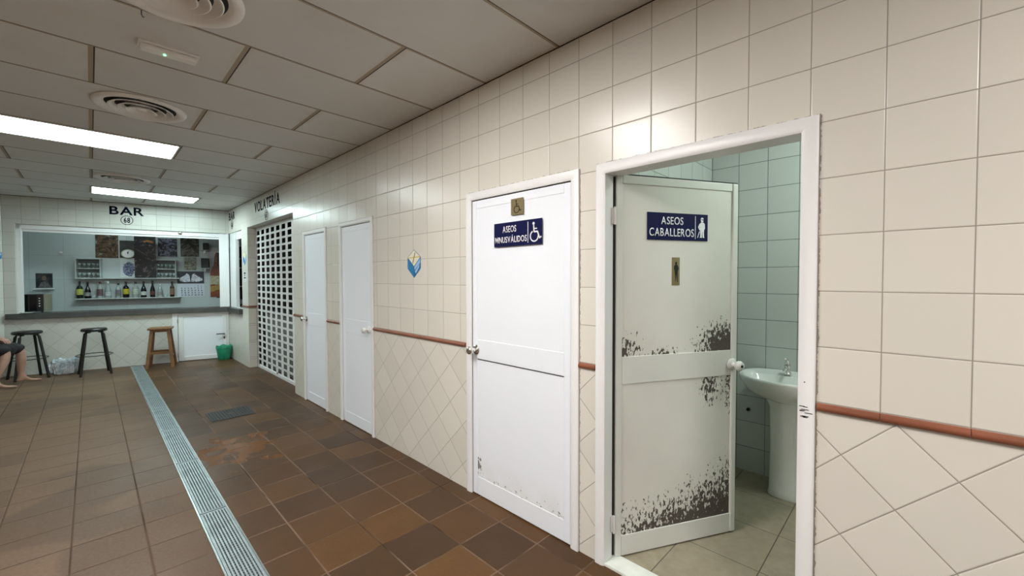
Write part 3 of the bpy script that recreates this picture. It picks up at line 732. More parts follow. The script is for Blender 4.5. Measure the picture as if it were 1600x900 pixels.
for u, l in ((-2.07, 'short clear tumbler between two bottles, left side of the bottle ledge'), (-1.06, 'short clear tumbler near the right end of the bottle ledge')):
    o = glass(0, 0, h=.06, r=.032, stem=False).build('tumbler', gl, smooth=50, mw=BZ(u, WB-.09, 1.115)); tag(o, l, 'glass')
def gcol(n, c, r=.12, tr=0.0): return NT(n).set(col=c, rough=r, trans=tr, ior=1.4)
GD = gcol('dark_green_glass', (.010, .018, .012)); GB = gcol('black_glass', (.006, .006, .007)); GC = gcol('clear_bottle_glass', (.55, .62, .60), .1, .45)
GR = gcol('brown_glass', (.03, .012, .006)); CAPD = plain('dark_cap', (.02, .012, .014), .4); CAPW = plain('white_cap', (.75, .75, .75), .4); CAPR = plain('maroon_cap', (.10, .01, .02), .4)
def lab(c): return plain('bottle_label', c, .6, var=.35, scale=60)
BT = [(-2.252, .31, .043, 's', GD, (.45, .47, .10), CAPD, 'dark bottle with a yellow label, first from the left on the ledge'),
      (-2.149, .30, .043, 'w', GB, (.25, .26, .26), CAPD, 'dark bottle with a small grey label, second from the left'),
      (-1.986, .30, .041, 's', GC, (.14, .08, .09), CAPR, 'clear bottle with a dark maroon label and cap'),
      (-1.879, .307, .043, 'c', GC, (.40, .46, .46), CAPW, 'clear bottle with a white cap'),
      (-1.740, .270, .036, 's', GC, (.16, .16, .18), CAPD, 'shorter clear bottle with a dark patterned label under the flower poster'),
      (-1.634, .302, .046, 's', GB, (.50, .42, .03), CAPD, 'dark square-shouldered bottle with a large yellow round label'),
      (-1.499, .295, .045, 's', GC, (.45, .50, .42), CAPD, 'clear bottle with a pale green label under the tall dark poster'),
      (-1.384, .307, .043, 'w', GB, (.55, .56, .53), CAPD, 'black sloping wine bottle with a white label near its base'),
      (-1.254, .317, .038, 'w', GB, (.10, .04, .03), CAPD, 'tall black bottle with a dark label, left of the bell-shaped clear one'),
      (-1.145, .255, .042, 'c', GC, (.22, .21, .20), CAPW, 'clear sloping bottle with a dark neck label, short'),
      (-.961, .300, .034, 's', GR, (.22, .12, .08), CAPD, 'slim dark brown bottle, last on the right of the ledge')]
for u, h, r, sh, gm_, lc, cap, l in BT:
    t = thing('bottle', l, 'bottle', BZ(u, WB-.085, 1.1145), 'bottles on the bar ledge')
    P = {'s': [(0, 0), (r*.95, 0), (r, .01), (r, h*.60), (r*.8, h*.68), (.014, h*.76), (.013, h*.90), (0, h*.90)],
         'w': [(0, 0), (r*.95, 0), (r, .01), (r, h*.42), (r*.75, h*.58), (.016, h*.72), (.013, h*.93), (0, h*.93)],
         'c': [(0, 0), (r*.95, 0), (r, .01), (r, h*.45), (r*.55, h*.68), (.012, h*.80), (.012, h*.92), (0, h*.92)]}[sh]
    MB().lathe(P, 16).build('body', gm_, t, smooth=45)
    zt = h*.55 if sh == 's' else h*.36
    z0_ = h*.22 if lc[0] > .4 and sh == 's' else h*.14
    MB().lathe([(r+.0006, z0_), (r+.0006, zt)], 16).build('label', lab(lc), t, smooth=True)
    MB().lathe([(0, h*.88), (.0155, h*.88), (.0155, h), (0, h)], 12).build('cap', cap, t, smooth=40)

# posters on the back wall
def poster(name, label, u0, u1, z0, z1, mat, cat='poster', w=WB-.001, th=.004):
    t = thing(name, label, cat, BW(u0, z0, w))
    mb = MB(); mb.box(0, u1-u0, 0, z1-z0, 0, th); o = mb.build('sheet', mat, t); return t, u1-u0, z1-z0
pm = poster_mat
poster('poster', 'brown food photograph poster, leftmost of the large posters', -2.054, -1.742, 1.856, 2.283, pm('food_print', [(.3, (.006, .008, .010)), (.44, (.03, .02, .012)), (.52, (.15, .085, .035)), (.58, (.03, .008, .008)), (.68, (.34, .33, .28))], 6, 2.5, seed=1))
poster('poster', 'dark picture board behind the round clock', -1.725, -1.49, 1.864, 2.191, pm('dark_print', [(.3, (.008, .008, .008)), (.7, (.06, .06, .06))], 6, 1, seed=2))
t, a, b = poster('poster', 'tall near-black poster with an orange detail near its top', -1.493, -1.183, 1.488, 2.278, pm('tall_dark_print', [(.4, (.003, .003, .004)), (.56, (.008, .007, .009)), (.64, (.10, .075, .07)), (.78, (.24, .2, .19))], 8, 2.5, seed=3), w=WB-.17)
mb = MB(); stroke(mb, [(.14, .68), (.19, .70), (.24, .685), (.27, .67)], .018, .004, .0045); mb.build('orange_detail', plain('orange_print', (.33, .13, .04), .5, var=.4, scale=40), t)
poster('poster', 'black poster with purple grey swirls right of the tall one', -1.171, -.878, 1.904, 2.257, pm('purple_print', [(.38, (.003, .003, .006)), (.50, (.006, .006, .014)), (.54, (.22, .21, .31)), (.62, (.09, .09, .16)), (.68, (.006, .006, .01))], 4.5, 4, seed=4))
poster('poster', 'dark grey brown poster at the upper right of the bar wall', -.827, -.531, 1.913, 2.300, pm('brown_print', [(.35, (.004, .004, .004)), (.5, (.015, .015, .012)), (.57, (.15, .14, .115)), (.66, (.01, .01, .008))], 6, 3, seed=5))
poster('picture', 'small pale square picture above the calendar', -.772, -.577, 1.642, 1.901, pm('pale_print', [(.3, (.03, .03, .02)), (.5, (.20, .20, .15)), (.62, (.42, .42, .34)), (.75, (.10, .10, .08))], 16, 2, seed=6))
g = NT('flower_print'); X = g.xyz()
a = g.M('DIVIDE', g.M('SUBTRACT', X[0], .12), .095); b = g.M('DIVIDE', g.M('SUBTRACT', X[1], .15), .15)
dd = g.M('SUBTRACT', g.M('SQRT', g.M('ADD', g.M('MULTIPLY', a, a), g.M('MULTIPLY', b, b))), g.M('MULTIPLY', g.noise(22, 3), .9))
c = g.mix(g.ramp(dd, .42, .5), g.cramp(g.noise(45, 3), [(.35, (.02, .03, .09)), (.5, (.14, .16, .28)), (.7, (.38, .40, .46))]), (.60, .66, .66))
poster('poster', 'white poster with a blue grey flower bunch left of the tall dark poster', -1.722, -1.506, 1.494, 1.839, g.set(col=c, rough=.4))
t, w_, h_ = poster('portrait_picture', 'small dark framed portrait above the microwave', -2.811, -2.607, 1.312, 1.566, pm('portrait_print', [(.3, (.008, .01, .012)), (.55, (.03, .03, .035)), (.7, (.10, .08, .08))], 7, 1, seed=8), cat='picture')
mb = MB(); mb.lathe([(0, 0), (1, 0), (0.9, .001), (0, .001)], 20, Matrix.Translation((.10, .17, .004)), .030, .042); mb.build('face', plain('pale_skin_print', (.16, .11, .09), .5), t)
mb = MB(); mb.prism([(.03, .01), (.06, .09), (.10, .11), (.15, .09), (.18, .01)], .004, .0046); mb.build('shoulders', plain('grey_print', (.13, .12, .13), .5, var=.4, scale=30), t)
mb = MB(); mb.box(-.01, .23, -.026, -.012, 0, .09); mb.build('ledge', M['white'], t)
# clock
t = thing('clock', 'round white wall clock with a pale rim between the posters', 'clock', BW(-1.605, 1.94, WB-.008))
MB().lathe([(0, 0), (.100, 0), (.102, .012), (.092, .024), (.084, .020)], 32, sy=.83).build('rim', plain('cream_rim', (.50, .50, .36), .35), t, smooth=40)
MB().lathe([(0, .017), (.086, .017)], 32, sy=.83).build('face', M['signwhite'], t)
mb = MB(); stroke(mb, [(0, 0), (.004, .05)], .0045, .019, .021); stroke(mb, [(0, 0), (-.008, .03)], .006, .019, .021); mb.build('hands', M['black'], t)
# calendar
t = thing('wall_calendar', 'white wall calendar with a photograph of a stadium-like building', 'calendar', BW(-.889, 1.10, WB-.002))
mb = MB(); mb.box(0, .436, 0, .27, 0, .006); mb.build('date_sheet', plain('calendar_paper', (.62, .66, .74), .6), t)
mb = MB(); mb.box(0.005, .431, .27, .515, 0, .006); mb.build('photo_sheet', plain('night_print', (.015, .017, .03), .4), t)
mb = MB()
for sx in (-1, 1):
    mb.prism([(.215+sx*.005, .31), (.215+sx*.02, .44), (.215+sx*.06, .48), (.215+sx*.10, .43), (.215+sx*.19, .37), (.215+sx*.19, .33), (.215+sx*.10, .30)][::sx], .006, .007)
mb.build('building_print', pm('building_print', [(.3, (.03, .03, .05)), (.42, (.25, .26, .32)), (.5, (.7, .72, .78))], 24, 2, seed=9), t)
rows = []
day = 1
txt = MB()
for r in range(5):
    for c_ in range(7):
        if r == 0 and c_ < 5: continue
        if day > 30: break
        o = text_mesh(str(day), (.030 if day > 9 else .015)*(.5 if day in (1, 11) else .75 if '1' in str(day) else 1), .030, M['letter'], 'd', off=.03, depth=.0008, x0=.060+c_*.053, y0=.205-r*.045)
        m_ = o.data; txt.bm.from_mesh(m_); bpy.data.objects.remove(o); bpy.data.meshes.remove(m_); day += 1
txt.build('dates', M['letter'], t, Matrix.Translation((0, 0, .006)))
# tall bottle advertisement board
t = thing('bottle_poster', 'tall cut-out board printed with a red brown bottle at the right edge of the bar', 'poster', BW(-.355, 1.088, WB-.004))
mb = MB(); mb.box(0.10, .20, -.02, .92, -.002, 0); mb.build('dark_backing', M['black'], t)
mb = MB(); mb.prism([(0, 0), (.165, 0), (.165, .50), (.15, .60), (.125, .66), (.12, .80), (.125, .88), (.10, .90), (.085, .88), (.075, .78), (.06, .66), (.02, .58), (0, .48)], 0, .006); mb.build('bottle_print', plain('red_brown_print', (.22, .045, .015), .35, var=.3), t)
mb = MB(); mb.prism([(.002, .26), (.163, .26), (.163, .44), (.002, .44)], .006, .0068); mb.build('pale_band', plain('cream_print', (.42, .38, .24), .5, var=.4, scale=30), t)
mb = MB(); mb.prism([(.002, .10), (.163, .16), (.163, .26), (.002, .22)], .006, .0068); mb.build('yellow_band', pm('yellow_label_print', [(.35, (.12, .02, .01)), (.5, (.50, .33, .05)), (.6, (.10, .02, .01)), (.7, (.5, .4, .2))], 24, 2, seed=11), t)
mb = MB(); mb.prism([(.08, .72), (.12, .72), (.12, .84), (.09, .84)], .006, .0068); mb.build('neck_label', plain('tan_print', (.30, .20, .12), .5), t)
# two small corner shelves with dark boxes
for (u0, u1, z, bu0, bu1, bh, l1, l2) in ((-.511, -.36, 2.035, -.46, -.365, .14, 'small wall shelf at the upper right of the bar', 'small black speaker box on the upper corner shelf'),
                                          (-.50, -.36, 1.668, -.495, -.365, .20, 'small wall shelf below the speaker box', 'dark square device on the lower corner shelf')):
    t = thing('corner_shelf', l1, 'shelf', BZ(u0, WB, z))
    mb = MB(); mb.box(0, u1-u0, -.16, 0, 0, .014, .002); mb.build('board', M['shelf'], t)
    mb = MB(); mb.box((u1-u0)/2-.01, (u1-u0)/2+.01, -.12, 0, -.05, 0); mb.build('bracket', M['steel'], t)
    t = thing('speaker_box' if z > 2 else 'television', l2, 'speaker' if z > 2 else 'television', BZ((bu0+bu1)/2, WB-.08, z+.0145))
    w_ = (bu1-bu0)/2
    mb = MB(); mb.box(-w_, w_, -.06, .06, 0, bh, .008); mb.build('housing', M['black'], t)
    mb = MB(); mb.box(-w_+.012, w_-.012, -.063, -.059, .014, bh-.014); mb.build('front', plain('dark_grey_grille', (.03, .035, .035), .5), t)
# microwave and a cloth
t = thing('microwave_oven', 'black microwave oven with a beige side on the bar counter, far left', 'microwave', BZ(-2.60, .26, .943))
mb = MB(); mb.box(-.16, .17, -.10, .15, .012, .285, .006); mb.build('housing', M['black'], t)
mb = MB(); mb.box(.172, .205, -.09, .15, .012, .285, .004); mb.build('side_cover', plain('beige_metal', (.24, .23, .17), .5), t)
mb = MB(); mb.box(-.155, .10, -.112, -.10, .03, .275, .003); d_ = mb.build('door', gcol('microwave_glass', (.004, .004, .005), .1), t)
mb = MB(); mb.box(.105, .165, -.108, -.10, .03, .275, .002); p_ = mb.build('control_panel', M['black'], t)
for z in (.10, .14, .18, .22): MB().cyl((.135, -.108, z), (.135, -.116, z), .008, n=10).build('button', M['plastic'], p_)
for x in (-.13, .15):
    mb = MB(); mb.cyl((x, -.07, 0), (x, -.07, .014), .012, n=8); mb.build('foot', M['black'], t)
t = thing('saucer', 'white saucer in front of the microwave', 'plate', BZ(-2.56, -.0, .943))
MB().lathe([(0, 0), (.04, 0), (.07, .010), (.072, .013), (.04, .005), (0, .004)], 24).build('dish', M['ceramic'], t, smooth=True)
# round hook
t = thing('wall_hook', 'small white round fitting on the bar back wall near the shelves', 'fitting', BW(-2.50, 1.93, WB))
MB().lathe([(0, 0), (.028, 0), (.028, .012), (.015, .03), (0, .032)], 18).build('body', M['plastic'], t, smooth=40)
# bar lamp
t = thing('tube_lamp', 'tube lamp on the ceiling inside the bar', 'lamp', BZ(-1.7, .55, HC))
mb = MB(); mb.box(-.6, .6, -.04, .04, -.05, 0, .004); mb.build('housing', M['plastic'], t)
mb = MB(); mb.cyl((-.57, 0, -.065), (.57, 0, -.065), .014, n=10); mb.build('tube', M['lampbar'], t)
# fridge seen through the side window
t = thing('display_fridge', 'dark display cabinet seen through the bar side window', 'cabinet', T(.60, 9.62, 0))
mb = MB(); mb.box(-.42, -.40, 0, .5, 0, 2.1); mb.box(.5, .52, 0, .5, 0, 2.1); mb.box(-.42, .52, .48, .5, 0, 2.1); mb.box(-.42, .52, 0, .5, 2.08, 2.1); mb.box(-.42, .52, 0, .5, 0, .3); mb.build('carcass', M['blackpaint'], t)
for z in (.95, 1.30, 1.68, 1.86):
    mb = MB(); mb.box(-.40, .50, 0.01, .48, z, z+.015); mb.build('shelf', M['steel'], t)
t = thing('paper_stack', 'crumpled white papers on a shelf behind the bar side window', 'papers', T(.33, 9.82, .9655))
mb = MB()
for k in range(7):
    mb.box(-.06, .06, -.09, .09, .004+k*.011, .012+k*.011, rot=Matrix.Translation((random.uniform(-.02, .02), random.uniform(-.03, .03), 0)) @ Matrix.Rotation(random.uniform(-.4, .4), 4, 'Z'))
mb.build('sheets', plain('crumpled_paper', (.6, .64, .66), .7, bumpy=.004, scale=20), t)

# ------------------------------------------------------------------ floor fittings
t0 = None
tray = thing('drain_channel', 'dark sunken steel channel running down the corridor floor', 'drain')
mb = MB(); mb.box(-1.372, -1.364, -1.9, 9.33, -.002, .006); mb.box(-1.226, -1.218, -1.9, 9.33, -.002, .006); mb.build('rim', M['steel'], tray)
mb = MB(); mb.box(-1.366, -1.224, -1.9, 9.33, -.003, .0009); mb.build('bed', plain('dark_drain_bed', (.03, .03, .03), .7), tray)
lab_ = {-1: 'galvanised drain grate nearest the viewpoint, behind the camera', 0: 'galvanised drain grate at the bottom edge of the picture', 1: 'galvanised drain grate, first whole one from the picture bottom', 2: 'galvanised drain grate beside the wet stain', 3: 'galvanised drain grate just before the manhole cover',
        4: 'galvanised drain grate level with the manhole cover', 5: 'galvanised drain grate between the manhole cover and the stools', 6: 'galvanised drain grate second from the bar wall', 7: 'galvanised drain grate ending under the bar wall'}
def grate(L):
    e = thing('drain_grate', '', 'drain grate')
    mb = MB(); mb.box(-.066, .066, .004, .016, .0012, .0075, .0008); mb.box(-.066, .066, L-.016, L-.004, .0012, .0075, .0008)
    mb.box(-.067, -.055, .004, L-.004, .0012, .0085, .0008); mb.box(.055, .067, .004, L-.004, .0012, .0085, .0008)
    mb.build('frame', M['zinc'], e)
    mb = MB()
    for k in range(7):
        x = -.046+k*.01533; mb.box(x-.0040, x+.0040, .016, L-.016, .0014, .0078)
    nb = int((L-.03)/.024)
    for k in range(nb): y = .02+k*(L-.04)/(nb-1); mb.box(-.056, .056, y-.0016, y+.0016, .0012, .0034)
    mb.build('bars', M['zinc'], e); return e
for k in range(-1, 8):
    y = 2.14+1.0*k if k < 7 else 9.13
    if k == 7: break
    e = grate(.996) if t0 is None else copy_tree(t0, Matrix())
    if t0 is None: t0 = e
    e.matrix_world = T(-1.295, y, 0); e['label'] = lab_[k]; e['group'] = 'drain grates in the floor channel'
e = grate(.17); e.matrix_world = T(-1.295, 9.145, 0); e['label'] = lab_[7]; e['group'] = 'drain grates in the floor channel'
t = thing('manhole_cover', 'dark ribbed rectangular manhole cover set in the floor', 'manhole cover', T(-.77, 5.30, 0))
MC = plain('dark_cast_iron', (.035, .035, .034), .55, .3, var=.3, scale=20)
mb = MB(); mb.box(-.195, .195, -.185, .185, -.002, .006, .002); mb.build('plate', MC, t)
mb = MB()
for k in range(14):
    for j in range(14):
        x, y = -.175+k*.0269, -.165+j*.0254
        if abs(x) < .03 and abs(y) < .02: continue
        mb.box(x-.008, x+.008, y-.003, y+.003, .006, .0078)
mb.build('tread', MC, t)
mb = MB(); mb.box(-.02, .02, -.006, .006, .006, .0066); mb.build('lift_slot', M['black'], t)

# ------------------------------------------------------------------ ceiling fittings
def light_panel(xc, yc, label, lm, L=1.19, Wd=.59):
    t = thing('ceiling_light', label, 'light', T(xc, yc, HC), 'recessed ceiling light panels')
    mb = MB(); h = .012
    mb.box(-L/2, L/2, -Wd/2, -Wd/2+.012, -h, 0, .002); mb.box(-L/2, L/2, Wd/2-.012, Wd/2, -h, 0, .002)
    mb.box(-L/2, -L/2+.012, -Wd/2, Wd/2, -h, 0, .002); mb.box(L/2-.012, L/2, -Wd/2, Wd/2, -h, 0, .002); mb.build('frame', M['plastic'], t)
    mb = MB(); mb.box(-L/2+.012, L/2-.012, -Wd/2+.012, Wd/2-.012, -.009, -.001); mb.build('diffuser', lm, t)
light_panel(-1.785, 5.30, 'larger lit ceiling panel cut by the left edge of the picture', M['lampfar'])
light_panel(-1.19, 8.29, 'lit ceiling panel close above the BAR letters', M['lampend'])
light_panel(-1.785, 1.716, 'lit ceiling panel overhead just outside the picture', M['lampnear'])
light_panel(-1.785, -1.3, 'lit ceiling panel behind the viewpoint', M['lampnear'])
light_panel(-4.8, 1.7, 'added unseen lit ceiling panel on the far side of the hall near the viewpoint', M['lampnear'])  # panel added out of view to light the hall
def diffuser(xc, yc, label):
    t = thing('air_diffuser', label, 'air vent', T(xc, yc, HC), 'round ceiling air diffusers')
    P = M['plastic'] if False else M['vent']
    MB().lathe([(.258, 0), (.264, -.006), (.260, -.016), (.245, -.024), (.215, -.016), (.198, .0), (.190, -.001)], 48).build('outer_ring', P, t, smooth=60)
    for k, r in enumerate((.178, .130, .082)):
        z = -.014-.006*k
        MB().lathe([(r-.035, -.001), (r-.012, z), (r, z-.010), (r+.006, z-.007), (r-.006, z+.002), (r-.028, .0)], 44).build('cone_ring', P, t, smooth=60)
    MB().lathe([(0, -.030), (.022, -.030), (.034, -.022), (.030, -.014), (0, -.014)], 28).build('centre_boss', P, t, smooth=60)
    MB().lathe([(0, -.0012), (.20, -.0012)], 40).build('dark_throat', M['darkgap'], t)
M['vent'] = plain('white_vent_paint', (.88, .87, .85), .45, var=.04, scale=6)
diffuser(-1.535, 2.33, 'round air diffuser cut by the top edge of the picture')
diffuser(-1.525, 4.09, 'round air diffuser between the emergency light and the long lit panel')
diffuser(-1.505, 7.12, 'round air diffuser farthest away, in front of the far light panel')
t = thing('emergency_light', 'slim white emergency light with a green indicator on the ceiling', 'light', T(-1.483, 2.965, HC))
mb = MB(); mb.box(-.13, .13, -.040, .040, -.012, 0, .003); mb.build('base', M['vent'], t)
mb = MB(); mb.box(-.122, .122, -.032, .032, -.036, -.012, .007); mb.build('cover', M['vent'], t)
mb = MB(); mb.lathe([(0, -.006), (.0055, -.004), (.0055, .002), (0, .002)], 12, Matrix.Translation((-.02, -.005, -.036))); mb.build('indicator', M['ledgreen'], t)
t = thing('ceiling_hook', 'tiny black wire hook hanging from the ceiling by the near diffuser', 'hook', T(-1.62, 2.62, HC))
mb = MB(); mb.tube([(0, 0, 0), (0, 0, -.02), (.004, 0, -.03), (.010, 0, -.028)], .0022, 6); mb.build('wire', M['black'], t)

# ------------------------------------------------------------------ washbasin
t = thing('washbasin', 'white pedestal washbasin against the mint tiles inside the restroom', 'washbasin', T(1.43, .612, 0))
def dring(a, bx, z, back=.218, n=40, cx=0):
    """rounded D outline: half-width a across y, bx to the front, clipped flat at the wall"""
    out = []
    for i in range(n):
        th = 2*PI*i/n; x = -math.cos(th)*bx; y = math.sin(th)*a
        if x > 0: x = x*back/bx if bx else x; y = math.copysign(a*abs(math.sin(th))**.55, math.sin(th))
        out.append((x+cx, y, z))
    return out
def loft(rings, cap0=True, cap1=True):
    mb = MB(); R = [[mb.bm.verts.new(p) for p in r] for r in rings]; n = len(R[0])
    for a, b in zip(R, R[1:]):
        for i in range(n): mb.bm.faces.new((a[i], a[(i+1) % n], b[(i+1) % n], b[i]))
    if cap0: mb.bm.faces.new(R[0][::-1])
    if cap1: mb.bm.faces.new(R[-1])
    return mb
rings = [dring(.10, .09, .640, .19), dring(.15, .12, .655, .20), dring(.235, .19, .70, .212), dring(.275, .222, .755), dring(.285, .232, .785), dring(.285, .232, .797), dring(.278, .226, .803),
         dring(.262, .208, .800, .20), dring(.252, .195, .785, .10), dring(.225, .165, .745, .085), dring(.16, .11, .700, .06), dring(.05, .04, .684, .03), dring(.012, .012, .684, .01)]
loft(rings).build('basin', M['ceramic'], t, smooth=50)
def sq(a, b, z, n=28, cx=.02):
    return [(cx+math.copysign(abs(math.cos(2*PI*i/n))**.6, math.cos(2*PI*i/n))*a, math.copysign(abs(math.sin(2*PI*i/n))**.6, math.sin(2*PI*i/n))*b, z) for i in range(n)]
loft([sq(.10, .098, .004), sq(.105, .102, .015), sq(.098, .095, .05), sq(.093, .090, .35), sq(.10, .096, .60), sq(.12, .12, .66)]).build('pedestal', M['ceramic'], t, smooth=50)
mb = MB(); mb.cyl((-.15, -.0, .752), (-.135, -.0, .749), .010, n=12); mb.build('overflow_hole', M['black'], t)
mb = MB(); mb.lathe([(0, 0), (.024, 0), (.024, .008), (.019, .012), (.018, .055), (.020, .06), (.014, .075), (0, .078)], 18, Matrix.Translation((.125, .02, .797)))
mb.tube([(.12, .02, .835), (.08, .02, .845), (.035, .02, .838), (.022, .02, .826)], [.013, .012, .011, .010], 10)
f_ = mb.build('tap', M['chrome'], t, smooth=50)
mb = MB(); mb.tube([(.125, .02, .872), (.12, .02, .888), (.085, .02, .905), (.055, .02, .912)], [.014, .012, .009, .007], 10); mb.build('lever', M['chrome'], f_, smooth=50)
t = thing('restroom_lamp', 'round ceiling lamp inside the restroom', 'lamp', T(.95, -.10, HC))
MB().lathe([(0, 0), (.14, 0), (.14, -.02), (0, -.02)], 28).build('base', M['plastic'], t)
MB().lathe([(.13, -.02), (.12, -.05), (.07, -.075), (0, -.08)], 28).build('shade', M['lampstall'], t, smooth=True)
t = thing('pipe_stub', 'small dark pipe stub on the tiles beside the pedestal', 'pipe', Matrix.Translation((1.651, .895, .475)))
mb = MB(); mb.cyl((0, 0, 0), (-.02, 0, 0), .012, n=12); mb.build('cap', M['black'], t)

# ------------------------------------------------------------------ stools
def round_stool(mw, label, H=.715, r=.155):
    t = thing('bar_stool', label, 'stool', mw)
    MB().lathe([(0, H-.045), (r*.9, H-.045), (r, H-.035), (r, H-.012), (r*.93, H), (0, H)], 30).build('seat', M['blackpaint'], t, smooth=40)
    for k in range(4):
        a = PI/4+k*PI/2; d = Vector((math.cos(a), math.sin(a), 0))
        mb = MB(); mb.tube([d*.07+Vector((0, 0, H-.05)), d*.115+Vector((0, 0, H-.052)), d*.135+Vector((0, 0, H-.085)), d*.235+Vector((0, 0, .0))], [.016, .016, .0165, .0165], 10)
        mb.build('leg', M['blackpaint'], t, smooth=60)
    R = .205
    mb = MB(); mb.tube([(R*math.cos(2*PI*i/32), R*math.sin(2*PI*i/32), .30) for i in range(32)], .006, 8, closed=True); mb.build('foot_ring', M['chrome'] if False else M['blackpaint'], t, smooth=True)
    return t
round_stool(T(-2.475, 9.32, 0, .30), 'black round bar stool behind the seated person', .70, .155)
# black stool with flat splayed legs
t = round_stool(T(-1.785, 9.04, 0, .07), 'black round bar stool between the bag and the floor drain', .705, .148)
WO = plain('honey_brown_wood', (.20, .095, .035), .4, var=.3, scale=7)
t = thing('wooden_stool', 'square honey-brown wooden bar stool beside the half door', 'stool', T(-1.0, 9.02, 0, -.22))
mb = MB(); mb.box(-.155, .155, -.15, .15, .625, .655, .006); mb.build('seat', WO, t, smooth=40)
for sx in (-1, 1):
    for sy in (-1, 1):
        mb = MB()
        A = [(sx*(.105+dx), sy*(.10+dy), .626) for dx, dy in ((-.02, -.02), (.02, -.02), (.02, .02), (-.02, .02))]
        B2 = [(sx*(.165+dx), sy*(.155+dy), 0) for dx, dy in ((-.022, -.022), (.022, -.022), (.022, .022), (-.022, .022))]
        va = [mb.bm.verts.new(p) for p in A]; vb = [mb.bm.verts.new(p) for p in B2]
        mb.bm.faces.new(va); mb.bm.faces.new(vb[::-1])
        for i in range(4): mb.bm.faces.new((va[i], va[(i+1) % 4], vb[(i+1) % 4], vb[i]))
        mb.build('leg', WO, t)
for sx in (-1, 1):
    mb = MB(); mb.box(sx*.145-.010, sx*.145+.010, -.13, .13, .16, .195); mb.build('rung', WO, t)
for sy in (-1, 1):
    mb = MB(); mb.box(-.13, .13, sy*.135-.010, sy*.135+.010, .225, .26); mb.build('rung', WO, t)
    mb = MB(); mb.box(-.10, .10, sy*.105-.009, sy*.105+.009, .585, .626); mb.build('apron', WO, t)

# bin with liner
t = thing('waste_bin', 'small green lined waste bin in the corner by the half door', 'bin', T(-.125, 9.0, 0))
mb = MB(); n = 36; rings = []
for j, (r, z) in enumerate(((.085, 0), (.09, .01), (.105, .12), (.118, .20), (.122, .235), (.116, .25), (.108, .235), (.098, .10), (.08, .02))):
    rings.append([((r+.004*math.sin(i*2.1+j)+.003*math.sin(i*5.3))*math.cos(2*PI*i/n), (r+.004*math.sin(i*2.1+j))*math.sin(2*PI*i/n), z+(.012*math.sin(i*.9) if 3 < j < 7 else 0)) for i in range(n)])
loft(rings).build('liner', M['green'], t, smooth=60)
MB().lathe([(.083, .003), (.088, .003), (.112, .225), (.108, .225)], 30).build('bucket', plain('dark_green_plastic', (.01, .14, .09), .4), t, smooth=50)
# crate with plastic bag
M['bag'] = NT('pale_blue_plastic_bag'); g = M['bag']; nz = g.noise(16, 4, .6, dist=1)
M['bag'] = g.set(col=g.cramp(nz, [(.3, (.22, .30, .36)), (.45, (.45, .54, .60)), (.6, (.68, .73, .77)), (.75, (.8, .84, .86))]), rough=.25, norm=g.bump(nz, .01))
t = thing('plastic_bag', 'pale blue crumpled plastic bag filled out on the floor between the black stools', 'bag', T(-2.105, 9.37, 0, -.2))
rings = []
for j, (a, b, z) in enumerate(((.10, .06, 0), (.115, .08, .02), (.125, .09, .10), (.135, .095, .17), (.14, .10, .21), (.125, .085, .235), (.11, .07, .20))):
    rings.append([(math.copysign(abs(math.cos(2*PI*i/40))**.5, math.cos(2*PI*i/40))*(a+.010*math.sin(i*1.7+j*2)), math.copysign(abs(math.sin(2*PI*i/40))**.5, math.sin(2*PI*i/40))*(b+.008*math.sin(i*2.3+j)), z+(.012*math.sin(i*1.1) if j > 3 else 0)) for i in range(40)])
loft(rings).build('bag_body', M['bag'], t, smooth=60)
mb = MB(); mb.tube([(-.12, -.05, .20), (-.155, -.06, .17), (-.16, -.07, .10), (-.13, -.08, .04)], [.012, .016, .014, .006], 8); mb.build('bag_handle', M['bag'], t, smooth=True)

# ------------------------------------------------------------------ seated person and chair
def skin_mesh(name, verts, edges, mat, parent=None, mw=None, levels=2, root=0):
    me = bpy.data.meshes.new(name); me.from_pydata([v[:3] for v in verts], edges, [])
    o = bpy.data.objects.new(name, me); COL.objects.link(o)
    m = o.modifiers.new('s', 'SKIN'); m.use_smooth_shade = True
    for i, v in enumerate(verts):
        sv = me.skin_vertices[0].data[i]
        sv.radius = (v[3], v[4] if len(v) > 4 else v[3]); sv.use_root = (i == root)
    s_ = o.modifiers.new('u', 'SUBSURF'); s_.levels = levels; s_.render_levels = levels
    dg = bpy.context.evaluated_depsgraph_get(); dg.update()
    m2 = bpy.data.meshes.new_from_object(o.evaluated_get(dg)); o.modifiers.clear(); o.data = m2; bpy.data.meshes.remove(me)
    m2.materials.clear(); m2.materials.append(mat)
    m2.polygons.foreach_set('use_smooth', [True]*len(m2.polygons))
    if parent: o.parent = parent
    if mw is not None: o.matrix_basis = mw
    return o
SK = plain('skin', (.42, .25, .19), .5, var=.12, scale=12)
PX, PY_ = -2.93, 8.80
pt = thing('person', 'seated person at the left edge in a dark skirt with bare lower legs and feet', 'person', T(PX, PY_, 0))
L = lambda x, y, z: (x-PX, y-PY_, z)
V = []; E = []
def chain(pts, start=None):
    idx = []
    for p in pts: V.append(p); idx.append(len(V)-1)
    if start is not None: E.append((start, idx[0]))
    for a, b in zip(idx, idx[1:]): E.append((a, b))
    return idx
sp = chain([(0, 0, .54, .125, .15), (0, 0, .68, .115, .14), (.03, 0, .84, .12, .15), (.05, 0, .96, .10, .14), (.06, 0, 1.06, .05, .05), (.08, 0, 1.11, .045, .045)])
k1 = L(-2.515, 8.95, .475); a1 = L(-2.515, 8.965, .085)
k2 = L(-2.615, 8.70, .49); a2 = L(-2.72, 8.62, .085)
